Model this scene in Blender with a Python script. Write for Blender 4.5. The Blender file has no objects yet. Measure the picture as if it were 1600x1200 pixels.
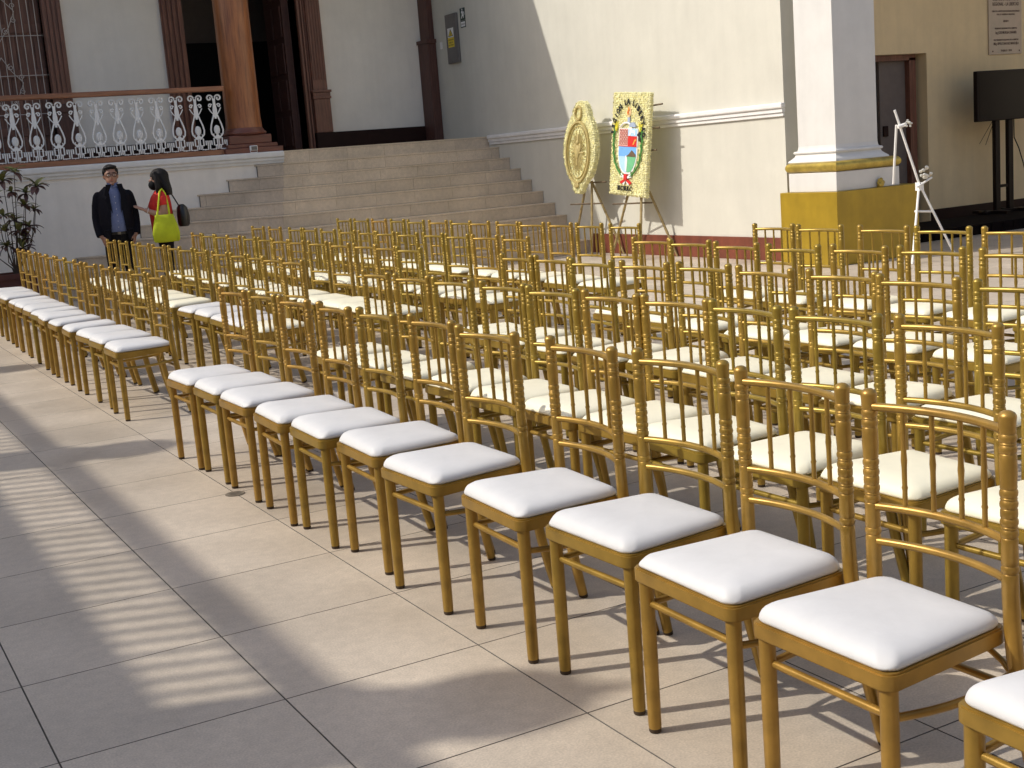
import bpy, bmesh, math, random
from mathutils import Vector, Matrix, Euler
random.seed(7)
S = bpy.context.scene
COL = S.collection
PI = math.pi
V = Vector

# ---------------------------------------------------------------- camera
cam_d = bpy.data.cameras.new('camera')
cam = bpy.data.objects.new('camera', cam_d)
COL.objects.link(cam)
r_, u_, f_ = V((0.869, -0.4886, -0.078)), V((0.1526, 0.1147, 0.9816)), V((0.4707, 0.8649, -0.1743))
f_.normalize(); r_ = (r_ - f_ * r_.dot(f_)).normalized(); u_ = r_.cross(f_)
M = Matrix((r_, u_, -f_)).transposed().to_4x4()
M.translation = V((-0.3851, -3.2503, 1.4142))
cam.matrix_world = M
cam_d.sensor_width = 36
cam_d.lens = 2004.77 / 1600 * 36
cam_d.clip_start = 0.05
cam_d.clip_end = 500
S.camera = cam

# ---------------------------------------------------------------- sky, sun, exposure
SUN_EL = math.radians(40.5)
SHADOW_AZ = math.radians(-21.5)          # direction shadows fall, measured from +X
world = bpy.data.worlds.new('World')
S.world = world
world.use_nodes = True
nt = world.node_tree
bg = nt.nodes['Background']
sky = nt.nodes.new('ShaderNodeTexSky')
sky.sky_type = 'NISHITA'
sky.sun_disc = False
sky.sun_elevation = SUN_EL
sx, sy = -math.cos(SHADOW_AZ), -math.sin(SHADOW_AZ)      # towards the sun
sky.sun_rotation = math.atan2(sx, sy)
sky.air_density = 1.0
sky.dust_density = 3.0
sky.ozone_density = 0.5
nt.links.new(sky.outputs[0], bg.inputs[0])
bg.inputs[1].default_value = 0.15
sun_d = bpy.data.lights.new('sun', 'SUN')
sun_d.energy = 2.95
sun_d.angle = math.radians(0.53)
sun_d.color = (1.0, 0.95, 0.86)
sun = bpy.data.objects.new('sun', sun_d)
COL.objects.link(sun)
to_sun = V((sx * math.cos(SUN_EL), sy * math.cos(SUN_EL), math.sin(SUN_EL)))
sun.rotation_euler = to_sun.to_track_quat('Z', 'Y').to_euler()
sun.location = (-8, 3, 14)
S.view_settings.view_transform = 'Standard'
S.view_settings.look = 'None'
S.view_settings.gamma = 1
S.view_settings.use_curve_mapping = False
S.view_settings.exposure = 0.22
S.render.engine = 'CYCLES'
S.cycles.max_bounces = 8
S.cycles.diffuse_bounces = 5

# ---------------------------------------------------------------- materials
def mat(name, col, rough=0.6, metal=0.0, var=0.0, vscale=8.0, bump=0.0, bscale=60.0, stretch=None,
        col2=None, spec=0.5, coat=0.0, island=0.0, objrand=0.0, coords='Object'):
    m = bpy.data.materials.new(name)
    m.use_nodes = True
    n, l = m.node_tree.nodes, m.node_tree.links
    b = n['Principled BSDF']
    b.inputs['Roughness'].default_value = rough
    b.inputs['Metallic'].default_value = metal
    b.inputs['Specular IOR Level'].default_value = spec
    b.inputs['Coat Weight'].default_value = coat
    b.inputs['Coat Roughness'].default_value = 0.15
    tc = n.new('ShaderNodeTexCoord')
    mp = n.new('ShaderNodeMapping')
    l.new(tc.outputs[coords], mp.inputs[0])
    if stretch: mp.inputs['Scale'].default_value = stretch
    rgb = n.new('ShaderNodeRGB'); rgb.outputs[0].default_value = (*col, 1)
    out = rgb.outputs[0]
    if var or col2:
        nz = n.new('ShaderNodeTexNoise')
        nz.inputs['Scale'].default_value = vscale
        nz.inputs['Detail'].default_value = 6
        nz.inputs['Roughness'].default_value = 0.65
        l.new(mp.outputs[0], nz.inputs[0])
        cr = n.new('ShaderNodeValToRGB')
        cr.color_ramp.elements[0].position = 0.32
        cr.color_ramp.elements[1].position = 0.68
        c2 = col2 or tuple(c * (1 - var) for c in col)
        cr.color_ramp.elements[0].color = (*c2, 1)
        cr.color_ramp.elements[1].color = (*tuple(min(1, c * (1 + (var * .5 if not col2 else 0))) for c in col), 1)
        l.new(nz.outputs[0], cr.inputs[0])
        out = cr.outputs[0]
    if island or objrand:
        if island:
            g = n.new('ShaderNodeNewGeometry'); src = g.outputs['Random Per Island']; amt = island
        else:
            g = n.new('ShaderNodeObjectInfo'); src = g.outputs['Random']; amt = objrand
        mr = n.new('ShaderNodeMapRange')
        mr.inputs['To Min'].default_value = 1 - amt
        mr.inputs['To Max'].default_value = 1 + amt
        l.new(src, mr.inputs[0])
        vm = n.new('ShaderNodeVectorMath'); vm.operation = 'SCALE'
        l.new(out, vm.inputs[0]); l.new(mr.outputs[0], vm.inputs['Scale'])
        out = vm.outputs[0]
    l.new(out, b.inputs['Base Color'])
    if bump:
        bz = n.new('ShaderNodeTexNoise')
        bz.inputs['Scale'].default_value = bscale
        bz.inputs['Detail'].default_value = 4
        l.new(mp.outputs[0], bz.inputs[0])
        bp = n.new('ShaderNodeBump')
        bp.inputs['Strength'].default_value = bump
        bp.inputs['Distance'].default_value = 0.01
        l.new(bz.outputs[0], bp.inputs['Height'])
        l.new(bp.outputs[0], b.inputs['Normal'])
    return m

def weather(m, amount=.10, low=0.0):
    """faint rain streaks and blotches, in world space"""
    n, l = m.node_tree.nodes, m.node_tree.links
    b = n['Principled BSDF']; g = n.new('ShaderNodeNewGeometry')
    mp = n.new('ShaderNodeMapping'); mp.inputs['Scale'].default_value = (5, 5, .45); l.new(g.outputs['Position'], mp.inputs[0])
    a = n.new('ShaderNodeTexNoise'); a.inputs['Scale'].default_value = 1.6; a.inputs['Detail'].default_value = 7; l.new(mp.outputs[0], a.inputs[0])
    c = n.new('ShaderNodeTexNoise'); c.inputs['Scale'].default_value = 3.1; c.inputs['Detail'].default_value = 9; c.inputs['Roughness'].default_value = .7; l.new(g.outputs['Position'], c.inputs[0])
    r = []
    for q in (a, c):
        mr = n.new('ShaderNodeMapRange'); mr.inputs[1].default_value = .35; mr.inputs[2].default_value = .6
        mr.inputs['To Min'].default_value = 1 - amount; mr.inputs['To Max'].default_value = 1; l.new(q.outputs[0], mr.inputs[0]); r.append(mr)
    mu = n.new('ShaderNodeMath'); mu.operation = 'MULTIPLY'; l.new(r[0].outputs[0], mu.inputs[0]); l.new(r[1].outputs[0], mu.inputs[1])
    old = b.inputs['Base Color'].links[0].from_socket
    vm = n.new('ShaderNodeVectorMath'); vm.operation = 'SCALE'; l.new(old, vm.inputs[0]); l.new(mu.outputs[0], vm.inputs['Scale'])
    l.new(vm.outputs[0], b.inputs['Base Color'])

def tile_mat(name, island, objrand, base=(0.55, 0.47, 0.375)):
    """speckled beige porcelain, world-scaled grain, faint stains"""
    m = mat(name, base, rough=0.42, var=0.0, island=island, objrand=objrand, spec=0.4, bump=0.08, bscale=220)
    n, l = m.node_tree.nodes, m.node_tree.links
    b = n['Principled BSDF']
    g = n.new('ShaderNodeNewGeometry')
    n1 = n.new('ShaderNodeTexNoise'); n1.inputs['Scale'].default_value = 170; n1.inputs['Detail'].default_value = 3
    n2 = n.new('ShaderNodeTexNoise'); n2.inputs['Scale'].default_value = 1.7; n2.inputs['Detail'].default_value = 5
    n3 = n.new('ShaderNodeTexNoise'); n3.inputs['Scale'].default_value = 24; n3.inputs['Detail'].default_value = 6
    for q in (n1, n2, n3): l.new(g.outputs['Position'], q.inputs[0])
    def rng(src, lo, hi, a=.3, c=.7):
        mr = n.new('ShaderNodeMapRange'); mr.inputs[1].default_value = a; mr.inputs[2].default_value = c
        mr.inputs['To Min'].default_value = lo; mr.inputs['To Max'].default_value = hi
        l.new(src, mr.inputs[0]); return mr.outputs[0]
    prod = n.new('ShaderNodeMath'); prod.operation = 'MULTIPLY'
    l.new(rng(n1.outputs[0], .84, 1.13), prod.inputs[0]); l.new(rng(n2.outputs[0], .84, 1.07), prod.inputs[1])
    p2 = n.new('ShaderNodeMath'); p2.operation = 'MULTIPLY'
    l.new(prod.outputs[0], p2.inputs[0]); l.new(rng(n3.outputs[0], .91, 1.05), p2.inputs[1])
    old = b.inputs['Base Color'].links[0].from_socket
    vm = n.new('ShaderNodeVectorMath'); vm.operation = 'SCALE'
    l.new(old, vm.inputs[0]); l.new(p2.outputs[0], vm.inputs['Scale'])
    l.new(vm.outputs[0], b.inputs['Base Color'])
    l.new(rng(n2.outputs[0], .34, .55), b.inputs['Roughness'])
    return m

def gold_mat(name, a, b2, rough=0.33, metal=0.62):
    """gold paint, hue drifts from chair to chair (object colour carries the chair's own shade)"""
    m = mat(name, a, rough=rough, metal=metal, spec=0.5)
    n, l = m.node_tree.nodes, m.node_tree.links
    b = n['Principled BSDF']
    oi = n.new('ShaderNodeObjectInfo')
    mx = n.new('ShaderNodeMix'); mx.data_type = 'RGBA'
    sp = n.new('ShaderNodeSeparateColor')
    l.new(oi.outputs['Color'], sp.inputs[0]); l.new(sp.outputs[0], mx.inputs['Factor'])
    mx.inputs['A'].default_value = (*a, 1); mx.inputs['B'].default_value = (*b2, 1)
    nz = n.new('ShaderNodeTexNoise'); nz.inputs['Scale'].default_value = 14; nz.inputs['Detail'].default_value = 5
    tc = n.new('ShaderNodeTexCoord'); l.new(tc.outputs['Object'], nz.inputs[0])
    mr = n.new('ShaderNodeMapRange'); mr.inputs[1].default_value = .3; mr.inputs[2].default_value = .7
    mr.inputs['To Min'].default_value = .74; mr.inputs['To Max'].default_value = 1.14
    l.new(nz.outputs[0], mr.inputs[0])
    vm = n.new('ShaderNodeVectorMath'); vm.operation = 'SCALE'
    l.new(mx.outputs['Result'], vm.inputs[0]); l.new(mr.outputs[0], vm.inputs['Scale'])
    l.new(vm.outputs[0], b.inputs['Base Color'])
    m2 = n.new('ShaderNodeMapRange'); m2.inputs['To Min'].default_value = rough - .08; m2.inputs['To Max'].default_value = rough + .12
    l.new(nz.outputs[0], m2.inputs[0]); l.new(m2.outputs[0], b.inputs['Roughness'])
    return m

MT = {}
MT['tile'] = tile_mat('porcelain floor tile', 0, 0.055)
MT['tile_far'] = tile_mat('porcelain floor tile far', 0.055, 0)
MT['riser'] = tile_mat('stair tile', 0, 0.04, (0.68, 0.56, 0.42))
MT['nosing'] = mat('pale stair nosing', (0.55, 0.53, 0.50), .5, var=.12, vscale=12)
MT['grout'] = mat('grout', (0.15, 0.135, 0.115), .95, var=.3, vscale=14)
MT['gold'] = gold_mat('gold chair paint', (0.385, 0.222, 0.045), (0.315, 0.218, 0.034), rough=.33, metal=.45)
MT['rubber'] = mat('dark rubber foot', (0.05, 0.03, 0.015), .8)
MT['vinyl_w'] = mat('white vinyl', (0.655, 0.652, 0.65), .52, var=.05, vscale=9, spec=.3, bump=.16, bscale=16, objrand=.02)
MT['vinyl_c'] = mat('ivory vinyl', (0.84, 0.80, 0.62), .48, var=.04, vscale=9, spec=.3, bump=.16, bscale=16, objrand=.03)
MT['wall'] = mat('warm white plaster', (0.585, 0.568, 0.495), .9, var=.05, vscale=1.6, bump=.12, bscale=18)
MT['wallgrey'] = mat('off white back plaster', (0.88, 0.83, 0.745), .9, var=.06, vscale=1.1, bump=.12, bscale=18)
MT['white'] = mat('white paint', (0.64, 0.63, 0.605), .6, var=.05, vscale=3, bump=.06, bscale=30)
MT['trim'] = mat('white trim paint', (0.78, 0.77, 0.75), .55, var=.05, vscale=5)
MT['podium'] = mat('podium plaster', (0.86, 0.81, 0.74), .9, var=.05, vscale=1.6, bump=.1, bscale=18)
MT['rearwall'] = mat('rear bounce plaster', (0.78, 0.70, 0.55), .9, var=.05, vscale=1)
MT['wingwall'] = mat('darkened wing facade', (0.20, 0.16, 0.13), .9, var=.2, vscale=1)  # unseen facade, tone darkened to cut bounce onto shaded floor and steps
MT['cream'] = mat('cream plaster', (0.80, 0.64, 0.39), .85, var=.07, vscale=1.3, bump=.1, bscale=18)
MT['red'] = mat('oxide red skirting', (0.19, 0.045, 0.02), .6, var=.22, vscale=5)
MT['base_dark'] = mat('dark brown baseboard', (0.022, 0.008, 0.006), .6, var=.2, spec=.2)
MT['wood_red'] = mat('red brown timber', (0.185, 0.072, 0.045), .5, var=.42, vscale=5, stretch=(9, 9, .7), bump=.25, bscale=12, coat=.15)
MT['wood_dk'] = mat('dark timber', (0.10, 0.04, 0.03), .55, var=.4, vscale=5, stretch=(9, 9, .7), bump=.2, bscale=12)
MT['wood_or'] = mat('orange varnished timber', (0.40, 0.14, 0.036), .42, col2=(0.17, 0.048, 0.012), vscale=3.6, stretch=(7, 7, .55), bump=.2, bscale=8, coat=.35)
MT['wood_rail'] = mat('varnished rail timber', (0.36, 0.15, 0.07), .45, col2=(0.19, 0.07, 0.03), vscale=3, stretch=(.8, 9, 9), coat=.25)
MT['wood_plinth'] = mat('plinth timber', (0.16, 0.05, 0.03), .5, var=.35, vscale=3, stretch=(1, 7, 7), coat=.2)
MT['shutter'] = mat('shutter timber', (0.175, 0.082, 0.058), .6, var=.45, vscale=4, stretch=(8, 8, .8), bump=.2, bscale=12)
MT['iron_w'] = mat('white painted iron', (0.82, 0.82, 0.81), .5, var=.08, vscale=20)
MT['iron_grille'] = mat('dull white grille paint', (0.55, 0.50, 0.46), .5, var=.1, vscale=10)
MT['black'] = mat('unlit room black', (0.006, 0.005, 0.005), .9)  # near-black colour stands in for the unlit depth behind doorways
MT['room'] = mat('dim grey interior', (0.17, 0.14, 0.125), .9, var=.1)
MT['goldpaint'] = mat('gold wall paint', (0.40, 0.265, 0.018), .42, metal=.25, var=.14, vscale=2.2, bump=.05)
MT['goldtorus'] = mat('gold moulding', (0.48, 0.35, 0.07), .35, metal=.5, var=.35, vscale=7)
MT['panel'] = mat('grey steel cabinet', (0.16, 0.15, 0.145), .5, metal=.3, var=.1)
MT['sgn_w'] = mat('sign white', (0.75, 0.75, 0.74), .5)
MT['sgn_y'] = mat('sign yellow', (0.75, 0.56, 0.03), .5)
MT['sgn_k'] = mat('sign black', (0.015, 0.015, 0.015), .5)
MT['sgn_g'] = mat('sign dark green', (0.01, 0.035, 0.03), .5)
MT['plaque'] = mat('marble plaque', (0.47, 0.36, 0.28), .35, col2=(0.40, 0.33, 0.25), vscale=6)
MT['plq_t'] = mat('plaque lettering', (0.05, 0.015, 0.01), .5)
MT['tv'] = mat('black television plastic', (0.010, 0.005, 0.004), .5, spec=.2)
MT['tvs'] = mat('television screen', (0.005, 0.002, 0.002), .35, spec=.15)
MT['cloth_k'] = mat('black stage cloth', (0.007, 0.004, 0.004), .95, var=.5, vscale=6, spec=.1, bump=.5, bscale=9)
MT['flower'] = mat('pale yellow chrysanthemum', (0.90, 0.87, 0.55), .8, island=.14, col2=(0.80, 0.75, 0.38), vscale=30)
MT['goldrel'] = mat('gold relief', (0.50, 0.40, 0.16), .6, metal=.1, var=.2, vscale=30)
MT['bamboo'] = mat('gold bamboo', (0.36, 0.27, 0.12), .5, metal=.25, var=.3, vscale=18)
MT['bamboo_d'] = mat('brown bamboo', (0.13, 0.09, 0.05), .6, var=.3, vscale=18)
MT['whitestick'] = mat('white lacquer', (0.80, 0.79, 0.76), .5, var=.05)
MT['silk'] = mat('white silk flower', (0.70, 0.68, 0.60), .8)
for k, c in dict(k=(.02, .02, .02), red=(.62, .02, .015), blue=(.17, .42, .80), sky=(.42, .66, .92), green=(.16, .48, .24),
                 leaf=(.07, .25, .05), orange=(.85, .33, .05), brown=(.14, .09, .05), white=(.8, .8, .8), yel=(.80, .72, .05),
                 pink=(.80, .52, .45), pinkd=(.50, .16, .12), steel=(.35, .42, .55), peach=(.88, .62, .35)).items():
    MT['p_' + k] = mat('emblem ' + k, c, .6, var=.06, vscale=25)
MT['skin'] = mat('skin', (0.36, 0.19, 0.13), .5, var=.08, vscale=14)
MT['skin2'] = mat('skin light', (0.44, 0.25, 0.18), .5, var=.08, vscale=14)
MT['hair'] = mat('black hair', (0.008, 0.006, 0.006), .5, spec=.25, var=.4, vscale=14, stretch=(6, 6, 1), bump=.5, bscale=40)
MT['suit'] = mat('navy black suit', (0.008, 0.008, 0.013), .85, var=.2, vscale=40, spec=.15, bump=.3, bscale=14)
MT['trouser'] = mat('black trousers', (0.007, 0.006, 0.007), .85, spec=.15, bump=.3, bscale=12)
MT['shirt'] = mat('blue shirt', (0.16, 0.20, 0.36), .8, col2=(0.12, 0.15, 0.29), vscale=60, bump=.4, bscale=14)
MT['redtop'] = mat('red blouse', (0.62, 0.02, 0.012), .75, var=.25, vscale=7, bump=.4, bscale=11)
MT['lime'] = mat('lime tote cloth', (0.52, 0.60, 0.015), .8, var=.18, vscale=6, bump=.35, bscale=9)
MT['leather'] = mat('black leather', (0.012, 0.011, 0.011), .35, var=.2, bump=.3, bscale=30)
MT['stem'] = mat('grey brown stem', (0.075, 0.05, 0.035), .9, var=.3)
MT['leaf_g'] = mat('olive leaf', (0.24, 0.24, 0.07), .5, col2=(0.12, 0.135, 0.04), vscale=14, objrand=.3)
MT['leaf_r'] = mat('maroon leaf', (0.11, 0.045, 0.035), .5, col2=(0.05, 0.026, 0.02), vscale=14, objrand=.3)
MT['terra'] = mat('dark red planter', (0.10, 0.028, 0.02), .7, var=.25)
MT['soil'] = mat('soil', (0.05, 0.035, 0.025), 1.0, bump=1, bscale=40)
MT['mask'] = mat('black cloth mask', (0.01, 0.01, 0.011), .9, spec=.2)
MT['drain'] = mat('worn metal drain', (0.20, 0.17, 0.13), .6, metal=.2, var=.3, vscale=40)
MT['glass_k'] = mat('spectacle frame', (0.01, 0.01, 0.01), .3)

for k_, a_ in (('wall', .032), ('wallgrey', .035), ('podium', .05), ('white', .03), ('cream', .05), ('red', .25), ('goldpaint', .12), ('riser', .05), ('trim', .06)): weather(MT[k_], a_)

# ---------------------------------------------------------------- mesh builder
class MB:
    def __init__(s): s.v = []; s.f = []; s.m = []
    def add(s, vs, fs, mi=0, T=None):
        o = len(s.v)
        s.v += [tuple(T @ V(p)) if T else tuple(p) for p in vs]
        s.f += [tuple(i + o for i in f) for f in fs]
        s.m += [mi] * len(fs)
        return s
    def box(s, x0, x1, y0, y1, z0, z1, mi=0, T=None, bev=0.0):
        if bev <= 0:
            vs = [(x, y, z) for z in (z0, z1) for x, y in ((x0, y0), (x1, y0), (x1, y1), (x0, y1))]
            fs = [(3, 2, 1, 0), (4, 5, 6, 7), (0, 1, 5, 4), (1, 2, 6, 5), (2, 3, 7, 6), (3, 0, 4, 7)]
            return s.add(vs, fs, mi, T)
        bm = bmesh.new(); bmesh.ops.create_cube(bm, size=1)
        for v in bm.verts:
            v.co = V(((x0 + x1) / 2 + v.co.x * (x1 - x0), (y0 + y1) / 2 + v.co.y * (y1 - y0), (z0 + z1) / 2 + v.co.z * (z1 - z0)))
        bmesh.ops.bevel(bm, geom=bm.edges[:], offset=bev, segments=2, profile=.5, affect='EDGES')
        s.bm(bm, mi, T); return s
    def bm(s, bm, mi=0, T=None):
        bm.verts.ensure_lookup_table()
        s.add([v.co[:] for v in bm.verts], [[v.index for v in f.verts] for f in bm.faces], mi, T)
        bm.free()
    def tube(s, pts, rad, n=8, mi=0, T=None, caps=True, flat=None):
        pts = [V(p) for p in pts]
        rads = rad if isinstance(rad, (list, tuple)) else [rad] * len(pts)
        vs, fs = [], []
        up = None
        for i, p in enumerate(pts):
            d = (pts[min(i + 1, len(pts) - 1)] - pts[max(i - 1, 0)]).normalized()
            if up is None:
                a = V((0, 0, 1)) if abs(d.z) < .9 else V((1, 0, 0))
                up = (a - d * a.dot(d)).normalized()
            else:
                up = (up - d * up.dot(d))
                up = up.normalized() if up.length > 1e-6 else V((1, 0, 0))
            sd = d.cross(up)
            for k in range(n):
                t = 2 * PI * (k + .5) / n
                vs.append(p + (up * math.cos(t) + sd * math.sin(t)) * rads[i])
        for i in range(len(pts) - 1):
            for k in range(n):
                a, b = i * n + k, i * n + (k + 1) % n
                fs.append((a, b, b + n, a + n))
        if caps:
            fs.append(tuple(range(n))[::-1]); fs.append(tuple((len(pts) - 1) * n + k for k in range(n)))
        return s.add(vs, fs, mi, T)
    def lathe(s, prof, n=16, mi=0, T=None, squash=(1, 1)):
        """prof: list of (r, z)"""
        vs, fs = [], []
        for r, z in prof:
            for k in range(n):
                t = 2 * PI * k / n
                vs.append((r * math.cos(t) * squash[0], r * math.sin(t) * squash[1], z))
        for i in range(len(prof) - 1):
            for k in range(n):
                a, b = i * n + k, i * n + (k + 1) % n
                fs.append((a, b, b + n, a + n))
        fs.append(tuple(range(n))[::-1]); fs.append(tuple((len(prof) - 1) * n + k for k in range(n)))
        return s.add(vs, fs, mi, T)
    def sph(s, c, r, mi=0, T=None, u=12, w=8):
        r = r if isinstance(r, (list, tuple)) else (r, r, r)
        prof = [(math.sin(PI * i / w) * 1.0, -math.cos(PI * i / w)) for i in range(w + 1)]
        prof[0] = (1e-4, -1); prof[-1] = (1e-4, 1)
        Q = Matrix.Translation(V(c)) @ Matrix.Diagonal((*r, 1))
        if T: Q = T @ Q
        return s.lathe(prof, u, mi, Q)
    def prism(s, poly, z0, z1, mi=0, T=None):
        n = len(poly)
        vs = [(x, y, z0) for x, y in poly] + [(x, y, z1) for x, y in poly]
        fs = [tuple(range(n))[::-1], tuple(range(n, 2 * n))] + [(i, (i + 1) % n, (i + 1) % n + n, i + n) for i in range(n)]
        return s.add(vs, fs, mi, T)
    def loft(s, rings, mi=0, T=None, n=20, closed=True, a0=0, a1=2 * PI):
        """rings: (cx, cy, z, rx, ry)"""
        vs, fs = [], []
        cnt = n if closed else n + 1
        for cx, cy, z, rx, ry in rings:
            for k in range(cnt):
                t = a0 + (a1 - a0) * k / n
                vs.append((cx + rx * math.cos(t), cy + ry * math.sin(t), z))
        for i in range(len(rings) - 1):
            for k in range(n):
                a, b = i * cnt + k, i * cnt + ((k + 1) % cnt if closed else k + 1)
                fs.append((a, b, b + cnt, a + cnt))
        if closed:
            fs.append(tuple(range(cnt))[::-1]); fs.append(tuple((len(rings) - 1) * cnt + k for k in range(cnt)))
        return s.add(vs, fs, mi, T)
    def mesh(s, name, mats, smooth=None):
        me = bpy.data.meshes.new(name)
        me.from_pydata([tuple(v) for v in s.v], [], s.f)
        for m in (mats if isinstance(mats, (list, tuple)) else [mats]): me.materials.append(MT[m] if isinstance(m, str) else m)
        me.polygons.foreach_set('material_index', s.m)
        if smooth is not None:
            me.shade_smooth()
            if smooth < 180: me.set_sharp_from_angle(angle=math.radians(smooth))
        me.validate(); me.update()
        return me
    def build(s, name, mats, parent=None, smooth=None, loc=None):
        return obj(name, s.mesh(name, mats, smooth), parent, loc)

def obj(name, me, parent=None, loc=None, rot=None):
    o = bpy.data.objects.new(name, me)
    COL.objects.link(o)
    if parent: o.parent = parent
    if loc is not None: o.location = loc
    if rot is not None: o.rotation_euler = rot
    return o
def tag(o, label, cat, group=None):
    o['label'] = label; o['category'] = cat
    if group: o['group'] = group
    return o
def thing(name, label, cat, loc=(0, 0, 0), rz=0, group=None, matrix=None):
    o = bpy.data.objects.new(name, None); COL.objects.link(o)
    o.empty_display_size = .2
    if matrix is not None: o.matrix_world = matrix
    else: o.location = loc; o.rotation_euler = (0, 0, rz)
    return tag(o, label, cat, group)
def copy_tree(o, parent=None):
    c = o.copy(); COL.objects.link(c); c.parent = parent
    for ch in o.children: copy_tree(ch, c)
    return c

BFONT = None
def text_mesh(body, size, extrude, mname, align='CENTER', squeeze=1.0, bold=0.0):
    cu = bpy.data.curves.new('txt', 'FONT')
    cu.body = body; cu.size = size; cu.extrude = extrude; cu.align_x = align; cu.align_y = 'CENTER'; cu.resolution_u = 2
    cu.offset = bold
    t = bpy.data.objects.new('txt', cu); COL.objects.link(t)
    me = bpy.data.meshes.new_from_object(t.evaluated_get(bpy.context.evaluated_depsgraph_get()))
    bpy.data.objects.remove(t); bpy.data.curves.remove(cu)
    me.materials.clear(); me.materials.append(MT[mname])
    for v in me.vertices: v.co.x *= squeeze
    return me

def fuse(mb, name, mats, voxel=.012, smooth_it=6):
    """fuse overlapping closed shapes to one continuous surface"""
    me = mb.mesh(name + '_raw', mats)
    o = bpy.data.objects.new('tmp', me); COL.objects.link(o)
    m = o.modifiers.new('r', 'REMESH'); m.mode = 'VOXEL'; m.voxel_size = voxel
    if smooth_it:
        q = o.modifiers.new('s', 'SMOOTH'); q.factor = .5; q.iterations = smooth_it
    out = bpy.data.meshes.new_from_object(o.evaluated_get(bpy.context.evaluated_depsgraph_get()))
    bpy.data.objects.remove(o); bpy.data.meshes.remove(me)
    out.name = name
    out.materials.clear()
    for mm in (mats if isinstance(mats, (list, tuple)) else [mats]): out.materials.append(MT[mm])
    out.shade_smooth()
    return out

# ================================================================ FLOOR
T_ = 0.6
ground = MB().box(-60, 70, -60, 70, -.30, -.006).build('courtyard_floor', 'grout')
ground['kind'] = 'structure'
def px_of(p):
    d = V(p) - M.translation
    z = d.dot(f_)
    if z < .05: return None
    return 800 + 2004.77 * d.dot(r_) / z, 600 - 2004.77 * d.dot(u_) / z, z
OX, OY = 0.0, 0.0
g = 0.0015
def tile_verts(x0, y0, x1, y1, c=.0009):
    vs = [(x0, y0, -.006), (x1, y0, -.006), (x1, y1, -.006), (x0, y1, -.006),
          (x0, y0, -c), (x1, y0, -c), (x1, y1, -c), (x0, y1, -c),
          (x0 + c, y0 + c, 0), (x1 - c, y0 + c, 0), (x1 - c, y1 - c, 0), (x0 + c, y1 - c, 0)]
    fs = [(8, 9, 10, 11), (4, 5, 9, 8), (5, 6, 10, 9), (6, 7, 11, 10), (7, 4, 8, 11),
          (0, 1, 5, 4), (1, 2, 6, 5), (2, 3, 7, 6), (3, 0, 4, 7)]
    return vs, fs
def side_grout(m):
    k = len(m.m) // 9
    m.m = [0, 1, 1, 1, 1, 1, 1, 1, 1] * k; return m
tile_me = [side_grout(MB().add(*tile_verts(g, g, T_ - g, T_ - g))).mesh('floor_tile', ['tile', 'grout'])]
vis, rest = [], []
for i in range(-22, 34):
    for j in range(-14, 25):
        x, y = OX + i * T_, OY + j * T_
        best = 1e9
        for cx, cy in ((0, 0), (T_, 0), (0, T_), (T_, T_), (T_ / 2, T_ / 2)):
            q = px_of((x + cx, y + cy, 0))
            if q and -20 < q[0] < 1620 and 0 < q[1] < 1220: best = min(best, q[2])
        (vis if best < 1e8 else rest).append((best, x, y))
vis.sort()
for _, x, y in vis[:300]:
    obj('floor_tile', tile_me[0], ground, (x, y, 0))
mb = MB()
for _, x, y in vis[300:] + rest:
    mb.add(*tile_verts(x + g, y + g, x + T_ - g, y + T_ - g))
o = side_grout(mb).build('floor_tiling', ['tile_far', 'grout'], ground); o['kind'] = 'stuff'
# small round drain cover by the front row
t = MB()
t.lathe([(.045, 0.0008), (.045, .003), (.040, .004), (.0001, .004)], 20)
for k in range(-2, 3): t.box(-.026, .026, k * .012 - .002, k * .012 + .002, .0035, .0050)
tag(t.build('floor_drain', 'drain', loc=(1.195, 2.37, 0)), 'small round metal drain cover in the floor joint beside the front row', 'drain')

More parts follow.
